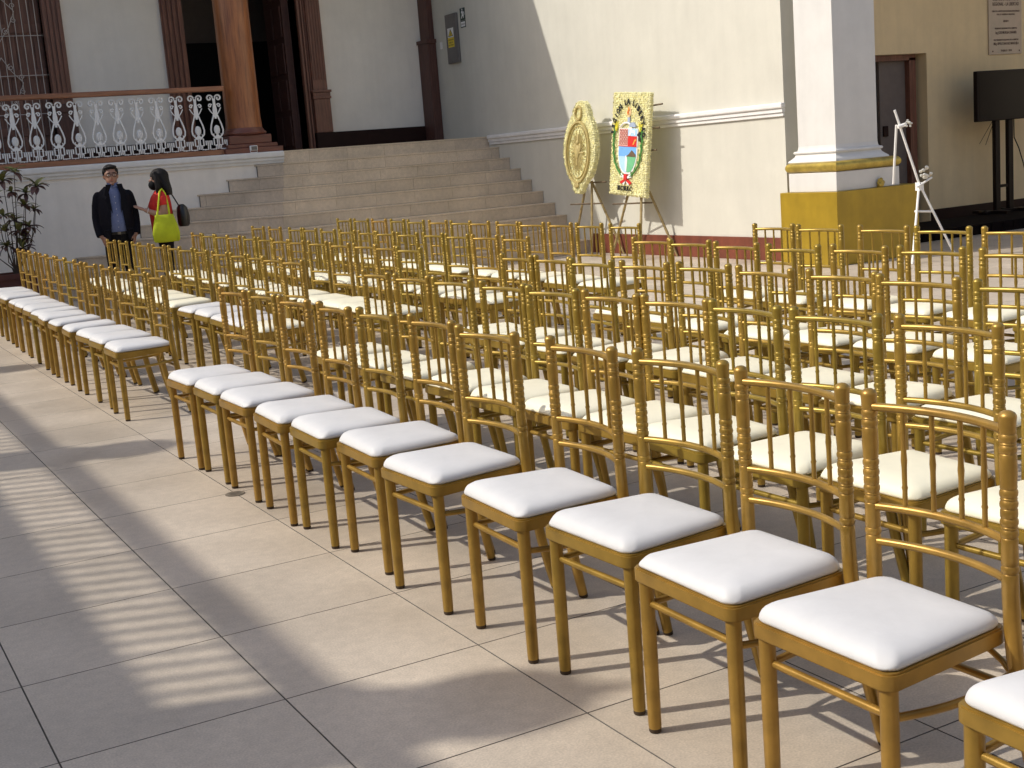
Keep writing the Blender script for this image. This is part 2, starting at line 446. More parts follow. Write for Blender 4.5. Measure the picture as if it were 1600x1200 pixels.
# ================================================================ STAIRCASE (10 steps, corner turned at 45 degrees)
stair = thing('staircase', 'wide beige tiled staircase with ten steps climbing to the gallery', 'staircase', (7.5, 14.8, 0))
SO = V((7.5, 14.8, 0))
YB = 14.85
def step_poly(k, e=0.0):
    y = 12.05 + .3111 * k - e
    x = 6.0 - .1288 * (9 - k) - e * .414
    return x, y
for k in range(10):
    x, y = step_poly(k)
    z0, z1 = .175 * k, .175 * (k + 1)
    ins = .010
    xi, yi = x + ins * .414, y + ins
    poly = [(9.398, yi), (9.398, YB + .3), (x - (YB - y) + .3 if False else x - (YB - y) + ins * 1.2, YB - .004), (xi, yi)]
    poly = [(9.398, yi), (9.398, YB - .004), (x - (YB - y) + ins * 1.42, YB - .004), (xi, yi)]
    if k == 9: poly = [(9.398, yi), (9.398, YB + .3), (x + .01, YB + .3), (xi, yi)]
    poly = [(a - SO.x, b - SO.y) for a, b in poly][::-1]
    st = MB().prism(poly, z0 + .0, z1 - .022).build('step', 'grout', stair)
    # tread slab with a slightly proud pale nosing edge
    xe, ye = step_poly(k, .008)
    tp = [(9.398, ye), (9.398, YB - .004 if k < 9 else YB + .3), (xe - (YB - ye), YB - .004) if k < 9 else (xe + .0, YB + .3), (xe, ye)]
    if k == 9: tp = [(9.398, ye), (9.398, YB + .3), (xe + .01, YB + .3), (xe + .004, ye)]
    tp = [(a - SO.x, b - SO.y) for a, b in tp][::-1]
    MB().prism(tp, z1 - .0215, z1 - .001 * (k == 9)).build('tread', 'riser', st)
    # riser tiles facing the court
    off = .23 * (k % 3)
    xs = x + .0
    cuts = [xs]
    c = 9.395 - (.6 - off)
    tmp = []
    while c > xs + .12: tmp.append(c); c -= .6
    cuts = [xs] + tmp[::-1] + [9.395]
    for a, b in zip(cuts[:-1], cuts[1:]):
        MB().box(a + .0015 - SO.x, b - .0015 - SO.x, y - SO.y, y + .0095 - SO.y, z0 + .003, z1 - .024).build('riser_tile', 'riser', st)
    # riser tiles of the 45 degree flank
    if k < 9:
        L = (YB - y) * math.sqrt(2) - .03
        Tm = Matrix.Translation(V((x - SO.x, y - SO.y, 0))) @ Matrix.Rotation(math.radians(135), 4, 'Z')
        c = 0.0
        first = .6 - off
        edges = [0.0]
        c = first
        while c < L - .05: edges.append(c); c += .6
        edges.append(L)
        for a, b in zip(edges[:-1], edges[1:]):
            if b - a < .01: continue
            MB().box(a + .0015, b - .0015, -.0095, 0, z0 + .003, z1 - .024, T=Tm).build('riser_tile', 'riser', st)

# ================================================================ BACK GALLERY BUILDING
gal = thing('gallery_building', 'white colonial gallery building with raised porch and brown joinery', 'building', (2, 16.8, 0))
GO = V((2, 16.8, 0))
TG = Matrix.Translation(-GO)
def gb(name, mats, f, parent=gal, smooth=None):
    m = MB(); f(m); m.v = [(a - GO.x, b - GO.y, c) for a, b, c in m.v]
    return m.build(name, mats, parent, smooth)
YW = 16.8
gb('porch_floor', 'riser', lambda m: m.box(-9, 9.39, YB + .02, YW, 1.50, 1.748))
gb('podium_wall', 'podium', lambda m: m.box(-9, 5.985, YB, YB + .25, 0, 1.60).box(5.735, 5.985, YB + .25, YB + .3, 0, 1.6))
gb('podium_moulding', 'trim', lambda m: m.box(-9, 5.998, YB - .075, YB + .2, 1.665, 1.752, bev=.02).box(-9, 5.995, YB - .05, YB + .2, 1.628, 1.6645)
   .box(-9, 5.992, YB - .025, YB + .2, 1.585, 1.6275))
# back wall with window opening 1.72-3.25 and door opening 5.33-7.12
def wallf(m):
    m.box(-9, 1.72, YW, YW + .45, 1.748, 6.3); m.box(3.25, 5.31, YW, YW + .45, 1.748, 6.3)
    m.box(7.14, 9.39, YW, YW + .45, 1.748, 6.3); m.box(1.72, 3.25, YW, YW + .45, 5.2, 6.3); m.box(5.31, 7.14, YW, YW + .45, 5.4, 6.3)
gb('back_wall', 'wallgrey', wallf)
for a_, b_ in ((7.545, 9.235), (3.575, 4.975), (-9, 1.40)):
    gb('baseboard', 'base_dark', lambda m: m.box(a_, b_, YW - .03, YW, 1.749, 2.03))
gb('porch_ceiling', 'wall', lambda m: m.box(-9, 9.39, YB + .25, YW + .5, 6.3, 6.42))
gb('entablature', 'wall', lambda m: m.box(-9, 9.39, YB - .02, YB + .4, 5.6, 7.0).box(-9, 9.39, YB - .12, YW + 3, 7.0, 7.22))
# right-hand post against the side wall
gb('wall_post', 'wood_dk', lambda m: m.box(9.30, 9.397, 16.46, YW - .001, 3.42, 6.3).box(9.24, 9.397, 16.42, YW - .001, 1.75, 3.36, bev=.008)
   .box(9.22, 9.397, 16.40, YW - .001, 3.36, 3.42))
# interior room behind the door
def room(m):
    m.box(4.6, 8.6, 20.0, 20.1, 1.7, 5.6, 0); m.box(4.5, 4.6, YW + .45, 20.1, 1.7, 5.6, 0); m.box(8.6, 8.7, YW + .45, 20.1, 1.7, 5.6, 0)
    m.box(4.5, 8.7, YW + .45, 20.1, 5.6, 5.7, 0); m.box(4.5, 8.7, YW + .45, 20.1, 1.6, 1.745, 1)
    m.box(6.05, 8.4, 19.9, 19.99, 1.746, 3.82, 2)  # black sheet stands in for the darkness of an inner doorway
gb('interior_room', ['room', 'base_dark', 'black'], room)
# door casing
dc = gb('door_casing', 'wood_red', lambda m: m.box(4.98, 5.31, YW - .05, YW + .3, 1.75, 5.4).box(7.14, 7.30, YW - .05, YW + .3, 1.75, 5.4).box(4.98, 7.3, YW - .05, YW + .3, 5.4, 5.65))
for q in range(4):
    gb('fluting', 'wood_red', lambda m: m.box(5.0 + q * .078, 5.047 + q * .078, YW - .075, YW - .051, 1.76, 5.4, bev=.006), dc).matrix_parent_inverse = Matrix()
gb('casing_bead', 'wood_red', lambda m: [m.box(a, b, YW - y, YW - .051, 1.76, 5.4, bev=.004) for a, b, y in ((7.145, 7.175, .075), (7.20, 7.225, .085), (7.245, 7.285, .07))], dc)
pil = gb('pilaster', 'wood_red', lambda m: m.box(7.27, 7.51, YW - .12, YW - .001, 2.70, 5.65))
for q in range(5):
    gb('fluting', 'wood_red', lambda m: m.box(7.285 + q * .045, 7.312 + q * .045, YW - .135, YW - .121, 2.86, 5.6, bev=.005), pil)
gb('pedestal', 'wood_red', lambda m: m.box(7.25, 7.53, YW - .15, YW - .001, 2.03, 2.56, bev=.006).box(7.235, 7.545, YW - .165, YW - .001, 2.561, 2.60, bev=.006)
   .box(7.245, 7.535, YW - .155, YW - .001, 2.601, 2.66).box(7.225, 7.555, YW - .18, YW - .001, 2.661, 2.70, bev=.008), pil)
gb('plinth', 'base_dark', lambda m: m.box(7.24, 7.54, YW - .16, YW - .001, 1.75, 2.028), pil)
# open door leaf, hinged right and swung into the room
leaf = gb('door_leaf', 'wood_dk', lambda m: m.box(7.02, 7.138, YW + .3, YW + 1.15, 1.76, 5.35))
for r in range(6):
    for c in range(2):
        gb('door_panel', 'wood_dk', lambda m: m.box(7.0, 7.019, YW + .36 + c * .4, YW + .70 + c * .4, 1.86 + r * .58, 2.34 + r * .58, bev=.006), leaf)
# shuttered window with casing, planks and grille
win = gb('window', 'wood_red', lambda m: m.box(3.25, 3.53, YW - .06, YW + .2, 1.75, 5.2).box(1.44, 1.72, YW - .06, YW + .2, 1.75, 5.2).box(1.44, 3.53, YW - .06, YW + .2, 5.2, 5.45))
for q in range(4):
    gb('fluting', 'wood_red', lambda m: m.box(3.262 + q * .068, 3.302 + q * .068, YW - .085, YW - .061, 2.75, 5.2, bev=.006), win)
gb('pedestal', 'wood_dk', lambda m: m.box(3.24, 3.55, YW - .11, YW - .0605, 1.75, 2.55, bev=.006).box(3.22, 3.57, YW - .13, YW - .0605, 2.551, 2.68, bev=.01), win)
sh = gb('shutter', 'shutter', lambda m: m.box(1.72, 3.25, YW + .10, YW + .14, 1.75, 5.2))
for c in range(12):
    gb('shutter_plank', 'shutter', lambda m: m.box(1.735 + c * .126, 1.735 + c * .126 + .112, YW + .085, YW + .0995, 1.78, 5.18, bev=.004), sh)
for z in (2.25, 3.08, 3.72, 4.4):
    gb('shutter_rail', 'shutter', lambda m: m.box(1.73, 3.24, YW + .066, YW + .084, z, z + .13, bev=.005), sh)
gr = gb('window_grille', 'iron_grille', lambda m: [m.tube([(1.72, YW - .01, z), (3.25, YW - .01, z)], .0055, 6) for z in (2.02, 2.56, 3.11, 3.67, 4.25, 4.8)])
for c in range(15):
    gb('grille_bar', 'iron_grille', lambda m: m.tube([(1.80 + c * .0975, YW - .012, 1.76), (1.80 + c * .0975, YW - .012, 5.2)], .0058, 6), gr)
def spiral(cx, cz, r, turns, a0, d, y, n=14):
    return [(cx + r * (1 - .8 * i / n) * math.cos(a0 + d * turns * 2 * PI * i / n), y, cz + r * (1 - .8 * i / n) * math.sin(a0 + d * turns * 2 * PI * i / n)) for i in range(n + 1)]
def scroll(m):
    y = YW - .03
    for cx, cz in ((2.62, 3.95), (2.62, 2.95)):
        for sx_ in (-1, 1):
            m.tube([(cx, y, cz + .42), (cx + sx_ * .12, y, cz + .22), (cx + sx_ * .26, y, cz + .06), (cx + sx_ * .16, y, cz - .16), (cx, y, cz - .38)], .0055, 5)
            for dz in (.28, -.22):
                m.tube(spiral(cx + sx_ * .11, cz + dz, .05, 1.3, PI / 2, sx_, y), .005, 5)
            m.tube(spiral(cx + sx_ * .25, cz + .14, .045, 1.3, -PI / 2, -sx_, y), .005, 5)
            m.tube(spiral(cx + sx_ * .24, cz - .06, .045, 1.3, PI / 2, sx_, y), .005, 5)
gb('grille_scroll', 'iron_grille', scroll, gr)

# column
col = thing('wooden_column', 'round varnished wooden column on a stepped plinth at the stair head', 'column', (5.55, 15.13, 1.752))
MB().lathe([(.262, .36), (.258, .42), (.252, .5), (.25, 1.2), (.248, 2.4), (.238, 4.6)], 40).build('shaft', 'wood_or', col, 60)
MB().lathe([(.27, .255), (.305, .262), (.318, .285), (.305, .308), (.285, .315), (.282, .33), (.262, .36)], 40).build('base_ring', 'wood_plinth', col, 40)
MB().box(-.315, .315, -.25, .30, .13, .255, bev=.012).box(-.36, .38, -.29, .34, .075, .13, bev=.01).box(-.41, .445, -.325, .36, .0, .075, bev=.008).build('plinth', 'wood_plinth', col)
MB().lathe([(.238, 4.6), (.30, 4.66), (.30, 4.72), (.26, 4.76), (.34, 4.86)], 32).build('capital', 'wood_or', col, 40)

# balustrade
bal = thing('balustrade', 'porch balustrade of white cast iron balusters under a wooden handrail', 'railing', (-2.0, 14.93, 1.752))
BO = V((-2.0, 14.93, 1.752))
MB().box(-7, 7.24, -.06, .06, .885, .955, bev=.015).build('handrail', 'wood_rail', bal)
MB().box(-7, 7.15, -.05, .05, .001, .075, bev=.008).build('bottom_rail', 'wood_rail', bal)
def baluster_mesh():
    m = MB()
    R_ = .012
    def st(p, r=R_): m.tube([(x, 0, z) for x, z in p], r * 1.12, 4)
    for s in (-1, 1):
        st([(s * q[0], q[2]) for q in spiral(.062, .705, .048, 1.15, PI * .95, -1, 0, 14)])
        st([(s * .016, .56), (s * .012, .66), (s * .02, .72)], .007)
        st([(s * q[0], q[2]) for q in spiral(.062, .60, .030, 1.1, PI * .9, -1, 0, 10)], .0095)
        st([(s * .018, .47), (s * .06, .52), (s * .088, .57)], .008)
        st([(s * .022, .48), (s * .04, .43), (s * .072, .34), (s * .088, .265), (s * .08, .21), (s * .045, .17), (s * .02, .155)], .0115)
        st([(s * .05, .215), (s * .055, .19), (s * .03, .165)], .006)
        # greek key foot
        st([(s * .022, .15), (s * .06, .15), (s * .06, .055), (s * .02, .055)], .0105)
        st([(s * .095, .06), (s * .095, .118), (s * .122, .118), (s * .122, .0), (s * .035, .0), (s * .035, .055)], .0105)
        st([(s * .078, .0), (s * .078, -.012)], .007)
    m.add(*prism_xz([(-.028, .47), (.028, .47), (.03, .55), (.018, .62), (.012, .70), (-.012, .70), (-.018, .62), (-.03, .55)], .007))
    m.add(*prism_xz([(-.012, .42), (.012, .42), (.022, .47), (-.022, .47)], .007))
    m.sph((0, 0, .265), (.044, .012, .066), u=14, w=8)
    for a in range(5):
        for b in range(3): m.sph(((b - 1) * .026, -.012, .225 + a * .02), .0085, u=6, w=4)
    m.add(*prism_xz([(-.05, .15), (.05, .15), (.045, .175), (.02, .185), (.02, .2), (-.02, .2), (-.02, .185), (-.045, .175)], .008))
    st([(-.012, .15), (-.012, .0)], .009); st([(.012, .15), (.012, .0)], .009)
    return m.mesh('baluster', 'iron_w', 40)
def prism_xz(p, h):
    n = len(p)
    vs = [(x, -h, z) for x, z in p] + [(x, h, z) for x, z in p]
    fs = [tuple(range(n)), tuple(range(n, 2 * n))[::-1]] + [(i, i + n, (i + 1) % n + n, (i + 1) % n) for i in range(n)]
    return vs, fs
bmesh_ = baluster_mesh()
x = 5.09
while x > 1.0:
    obj('baluster', bmesh_, bal, (x - BO.x, 0, .0915)); x -= .272
# floodlight on the ledge
fl = thing('floodlight', 'small white floodlight on the ledge at the foot of the wooden column', 'lamp', (5.55, 14.80, 1.752))
MB().box(-.055, .055, -.03, .03, .028, .10, bev=.012).build('lamp_body', 'iron_w', fl)
MB().box(-.042, .042, -.0335, -.0305, .036, .09).build('lens', 'panel', fl)
MB().tube([(-.05, 0, .06), (-.05, 0, .004), (.05, 0, .004), (.05, 0, .06)], .005, 6).build('bracket', 'iron_w', fl)

# ================================================================ RIGHT-HAND COURT WALL (faces -X)
cw = thing('court_wall', 'long white plaster wall beside the stairs with moulding and red skirting', 'wall', (9.4, 12, 0))
def cb(name, mats, f, smooth=None, parent=cw):
    m = MB(); f(m); m.v = [(a - 9.4, b - 12, c) for a, b, c in m.v]
    return m.build(name, mats, parent, smooth)
cb('plaster', 'wall', lambda m: m.box(9.4, 9.75, 7.93, 17.3, 0, 7.4))
cb('moulding', 'trim', lambda m: m.box(9.33, 9.399, 7.90, 14.80, 1.705, 1.765, bev=.015).box(9.355, 9.399, 7.915, 14.80, 1.66, 1.7045).box(9.372, 9.399, 7.92, 14.80, 1.615, 1.6595, bev=.008))
cb('skirting', 'red', lambda m: m.box(9.375, 9.399, 7.925, 12.045, 0, .265, bev=.004))
# steel cabinet with warning sign
pn = thing('electrical_cabinet', 'tall grey steel cabinet with a warning sticker on the shaded wall', 'cabinet', (9.4, 15.75, 3.35))
MB().box(-.05, -.001, -.19, .19, -.385, .385, bev=.006).build('box_body', 'panel', pn)
MB().box(-.058, -.0505, -.17, .17, -.36, .36, bev=.003).build('cabinet_door', 'panel', pn)
TW = Matrix(((0, 0, -1, 0), (-1, 0, 0, 0), (0, 1, 0, 0), (0, 0, 0, 1)))       # local x -> -Y, y -> Z, normal -> -X
ws = obj('warning_sign', MB().box(-.105, .105, .005, .15, 0, .002, 0).box(-.105, .105, -.15, .002, 0, .002, 1).mesh('warning_sign', ['sgn_w', 'sgn_y']), pn)
ws.matrix_local = Matrix.Translation((-.0585, 0, .015)) @ TW
ws = obj('warning_sign', MB().box(-.105, .105, -.02, .15, 0, .002, 0).box(-.105, .105, -.15, -.0205, 0, .002, 1).mesh('warning_sign', ['sgn_w', 'sgn_y']), pn) if False else ws
tri = MB().prism([(-.085, .02), (.085, .02), (0, .135)], .0021, .0035, 0).prism([(-.062, .03), (.062, .03), (0, .115)], .0036, .0045, 1)
tri.prism([(-.008, .035), (.008, .038), (.014, .07), (.004, .068), (.01, .1), (-.012, .062), (0, .064)], .0046, .0055, 0)
obj('warning_triangle', tri.mesh('warning_triangle', ['sgn_k', 'sgn_y']), ws)
obj('lettering', text_mesh('ATENCION', .036, .0005, 'sgn_k'), ws, (0, -.035, .003))
obj('lettering', text_mesh('RIESGO', .040, .0005, 'sgn_k'), ws, (0, -.078, .003))
obj('lettering', text_mesh('ELECTRICO', .036, .0005, 'sgn_k'), ws, (0, -.118, .003))
es = thing('evacuation_sign', 'small dark green and white sign beside the steel cabinet', 'sign', matrix=Matrix.Translation((9.398, 15.39, 3.63)) @ TW)
MB().box(-.085, .085, -.04, .15, 0, .004).build('sign_plate', 'sgn_g', es)
pict = MB()
pict.sph((.0, .125, .006), (.016, .016, .002), u=10, w=4)
pict.prism([(-.03, .10), (.01, .108), (.03, .08), (.02, .05), (.045, .0), (.025, -.008), (.0, .035), (-.03, -.01), (-.05, -.004), (-.018, .045), (-.012, .075), (-.035, .07)], .0045, .006)
pict.prism([(.03, .02), (.07, .045), (.068, .085), (.04, .09), (.052, .066)], .0045, .006)
pict.build('pictogram', 'sgn_w', es)
MB().box(-.085, .085, -.15, -.045, 0, .004, 0).box(-.07, .07, -.135, -.06, .0045, .0052, 1).build('lower_plate', ['sgn_g', 'sgn_w'], es)
obj('lettering', text_mesh('SALIDA', .038, .0005, 'sgn_k'), es, (0, -.0975, .006))
sw = MB().box(-.012, 0, -.035, .035, -.055, .055, bev=.003).build('light_switch', 'trim', loc=(9.399, 16.22, 3.29))
tag(sw, 'tiny white light switch plate between the dark post and the steel cabinet', 'switch')

# ================================================================ PILLAR
pl = thing('pillar', 'square white pillar on a gold painted base at the end of the court wall', 'pillar', (9.8, 7.4, 0))
def pb(name, mats, f, smooth=None):
    m = MB(); f(m); m.v = [(a - 9.8, b - 7.4, c) for a, b, c in m.v]
    return m.build(name, mats, pl, smooth)
pb('gold_base', 'goldpaint', lambda m: m.box(9.21, 10.40, 6.95, 7.84, 0, .78, bev=.006))
pb('white_block', 'white', lambda m: m.box(9.26, 10.17, 7.0, 7.74, .781, .985, bev=.006))
def rim(x0, x1, y0, y1, prof):
    """square moulding: prof = (outset, z)"""
    vs, fs = [], []
    for d, z in prof: vs += [(x0 - d, y0 - d, z), (x1 + d, y0 - d, z), (x1 + d, y1 + d, z), (x0 - d, y1 + d, z)]
    for i in range(len(prof) - 1):
        for k in range(4): fs.append((i * 4 + k, i * 4 + (k + 1) % 4, (i + 1) * 4 + (k + 1) % 4, (i + 1) * 4 + k))
    n = len(prof) - 1
    fs += [(3, 2, 1, 0), tuple(n * 4 + k for k in range(4))]
    return vs, fs
tor = [(.055 + .052 * math.sin(PI * i / 10), .986 + .112 * (1 - math.cos(PI * i / 10)) / 2) for i in range(11)]
pb('torus_moulding', 'goldtorus', lambda m: m.add(*rim(9.34, 10.07, 7.08, 7.66, tor)), 50)
cym = [(.085, 1.0985), (.080, 1.115), (.055, 1.135), (.03, 1.16), (.022, 1.185), (.035, 1.187), (.042, 1.20), (.035, 1.215), (.01, 1.222), (.004, 1.24), (0, 1.27)]
pb('cyma_moulding', 'white', lambda m: m.add(*rim(9.38, 9.98, 7.12, 7.70, cym)), 35)
pb('shaft', 'white', lambda m: m.box(9.38, 9.98, 7.12, 7.70, 1.2705, 4.9))
kn = MB()
random.seed(3)
for q in range(14):
    a = random.random() * 2 * PI
    kn.sph((math.cos(a) * .03, .012 * random.uniform(-1, 1) - .01, .05 + math.sin(a) * .03), (.022, .016, .022), u=8, w=6)
kn.sph((0, -.015, .05), (.03, .022, .03), u=10, w=6); kn.box(-.03, .03, -.01, .02, 0, .02)
tag(kn.build('gold_rosette', 'goldtorus', smooth=60, loc=(9.86, 6.975, .781)), 'small gold knotted rosette lying on the gold pillar base ledge', 'ornament')

# ================================================================ SIDE GALLERY (right)
YR = 9.5
sg = thing('side_building', 'cream side gallery with dark doorway behind the white pillar', 'building', (14, 9.5, 0))
def sb(name, mats, f, parent=sg, smooth=None):
    m = MB(); f(m); m.v = [(a - 14, b - 9.5, c) for a, b, c in m.v]
    return m.build(name, mats, parent, smooth)
sb('cream_wall', 'cream', lambda m: m.box(9.751, 12.0, YR, YR + .35, 0, 5.1).box(13.30, 30, YR, YR + .35, 0, 5.1).box(12.0, 13.30, YR, YR + .35, 2.345, 5.1))
sb('gallery_roof', 'white', lambda m: m.box(9.751, 30, 7.02, 12, 5.1, 5.4))
sb('roof_beam', 'white', lambda m: m.box(9.751, 30, 7.05, 7.5, 4.9, 5.1))
sb('skirting', 'base_dark', lambda m: m.box(13.32, 30, YR - .03, YR - .001, 0, .24))
df = sb('door_frame', 'wood_red', lambda m: m.box(13.10, 13.22, YR + .12, YR + .28, 0, 2.30).box(12.0, 13.22, YR + .12, YR + .28, 2.27, 2.344))
sb('door_leaf', 'room', lambda m: m.box(12.62, 13.098, YR + .20, YR + .25, .01, 2.268), df)
sb('door_handle', 'base_dark', lambda m: m.box(12.66, 12.74, YR + .17, YR + .199, 1.28, 1.42, bev=.005), df)
sb('dark_room', 'black', lambda m: m.box(11.8, 13.4, YR + 1.6, YR + 1.7, 0, 2.6).box(11.7, 11.8, YR + .351, YR + 1.7, 0, 2.6).box(13.4, 13.5, YR + .351, YR + 1.7, 0, 2.6).box(11.8, 13.4, YR + .351, YR + 1.6, 2.5, 2.6))  # room shade is put into the colour of these walls
for x in (14.8, 19.6):
    sb('gallery_pier', 'white', lambda m: m.box(x, x + .6, 7.1, 7.65, 0, 4.9), sg)
# black stage
stg = MB().box(11.45, 17.5, 7.95, 9.1, 0, .13, bev=.01)
for k in range(30):
    a = 11.5 + k * .2
    stg.tube([(a, 7.945, .003), (a + .02, 7.94, .12)], .009, 5)
tag(stg.build('low_stage', 'cloth_k'), 'low stage covered in black cloth along the cream wall', 'stage')
# television
tv = thing('television', 'large black flat television on a two post floor stand', 'television', (14.36, 9.0, .131))
MB().box(-.72, .60, -.05, .02, 1.245, 1.91, bev=.01).build('casing', 'tv', tv)
MB().box(-.69, .57, -.0525, -.0505, 1.275, 1.885).build('screen', 'tvs', tv)
for x in (-.28, -.02):
    MB().box(x - .045, x + .045, -.005, .055, .04, 1.245, bev=.004).build('stand_post', 'tv', tv)
MB().box(-.23, -.07, .005, .04, .34, .38).build('crossbar', 'tv', tv)
MB().box(-.62, .55, -.03, .06, .0, .04, bev=.005).box(-.45, -.36, -.28, .3, .0, .038).box(.06, .15, -.28, .3, .0, .038).build('stand_foot', 'tv', tv)
for x in (-.6, .5): MB().sph((x, -.05, .03), (.03, .03, .03)).build('caster', 'tv', tv)
cb_ = MB(); pts = [(.08, .03, 1.25), (.12, .06, 1.0), (.2, .05, .85), (.26, .03, .65), (.34, .04, .45), (.42, .03, .33), (.52, .05, .22), (.6, .05, .18)]
cb_.tube(pts, .008, 6); cb_.build('power_cable', 'tv', tv)
MB().tube([(-.38, 0, 1.24), (-.52, .1, .95)], .004, 4).tube([(-.35, 0, 1.24), (-.40, .1, .93)], .004, 4).build('loose_cable', 'tv', tv)
# plaque
TN = Matrix(((1, 0, 0, 0), (0, 0, -1, 0), (0, 1, 0, 0), (0, 0, 0, 1)))       # local x -> X, y -> Z, normal -> -Y
plq = thing('plaque', 'pinkish marble wall plaque with dark lettering above the television', 'plaque', matrix=Matrix.Translation((14.83, YR - .001, 2.78)) @ TN)
MB().box(-.335, .335, -.50, .56, 0, .02, bev=.004).build('slab', 'plaque', plq)
for s, z, h, sq in (('CASA DE LA IDENTIDAD', .268, .066, .74), ('REGIONAL - LA LIBERTAD', .200, .066, .70), ('OBRA DE LA INSTITUCION REGIONAL INAUGURADA', .105, .030, .78),
                ('POR EL GOBIERNO REGIONAL', .062, .030, .9), ('SIENDO', -.03, .038, .8), ('PRESIDENTE REGIONAL DE LA LIBERTAD', -.128, .030, .82),
                ('Ing. JOSE MURGIA ZANNIER', -.185, .050, .70), ('VICE PRESIDENTE REGIONAL DE LA LIBERTAD', -.285, .030, .82),
                ('Mblg. HIPOLO SANCHEZ MANDUJILA', -.335, .050, .62), ('TRUJILLO - 2010', -.43, .036, .9)):
    obj('lettering', text_mesh(s, h, .0006, 'plq_t', squeeze=sq, bold=.0008), plq, (.01, z - .02, .0215))
for x, y in ((-.26, -.455), (.28, -.455)):
    MB().sph((x, y, .021), (.012, .012, .004)).build('screw', 'plq_t', plq)

# ================================================================ LEFT WING (out of frame, its parapet throws the striped shade)
lw = thing('left_wing', 'courtyard wing with low white railed parapet and wall darkened against bounce', 'building', (-4.85, 0, 0))
XP = -4.85
AX = math.cos(SHADOW_AZ) / math.tan(SUN_EL)      # x travel of a shadow per metre of height
AY = math.sin(SHADOW_AZ) / math.tan(SUN_EL)
ZS = (.31 - XP) / AX
ZT = (.655 - XP) / AX
ZR = (.765 - XP) / AX
def y_at(yf, z): return yf - AY * z
MB().box(-.5, 0, -24, 22, 0, ZS, bev=0).build('wing_wall', 'wingwall', lw)
MB().box(-.07, .0, -24, 22, ZT - .0, ZR - .0, bev=0).build('top_rail', 'white', lw)
bb = MB(); y = y_at(-30, ZS); k = 0
per = .1245
ph = y_at(.80, (ZS + ZT) / 2) % per
y = -24 + ph
while y < 22:
    bb.box(-.04, -.025, y - .015, y + .015, ZS, ZT); y += per
o = bb.build('parapet_bars', 'white', lw); o['kind'] = 'stuff'
for k in range(-4, 5):
    yc = y_at(-.21 + 4.22 * k, ZT)
    MB().box(-.17, .03, yc - .24, yc + .24, ZS, ZR + .02).build('parapet_pier', 'white', lw)
    fz = ZR + .02
    pf = [(.20, 0), (.20, .05), (.12, .08), (.11, .13), (.20, .22), (.225, .30), (.19, .38), (.10, .44), (.055, .50), (.03, .58), (.004, .66)]
    MB().lathe(pf, 16, T=Matrix.Translation((-.07, yc, fz))).build('urn', 'white', lw, 50)

# rear and far right walls, added out of frame to bounce warm light and block blue sky
rw = thing('rear_bounce_wall', 'unseen cream wall added behind the camera to bounce warm light', 'building', (8, -14, 0))
MB().box(-15.5, 22, -.5, 0, 0, 7.4).build('wing_wall', 'rearwall', rw)
for k in range(9):
    MB().box(-13 + k * 3.6, -11.8 + k * 3.6, 0.001, .02, 0, 2.6).build('door', 'wood_dk', rw)
MB().box(21.5, 22, 0, 21.5, 0, 7.4).build('side_wall', 'rearwall', rw)

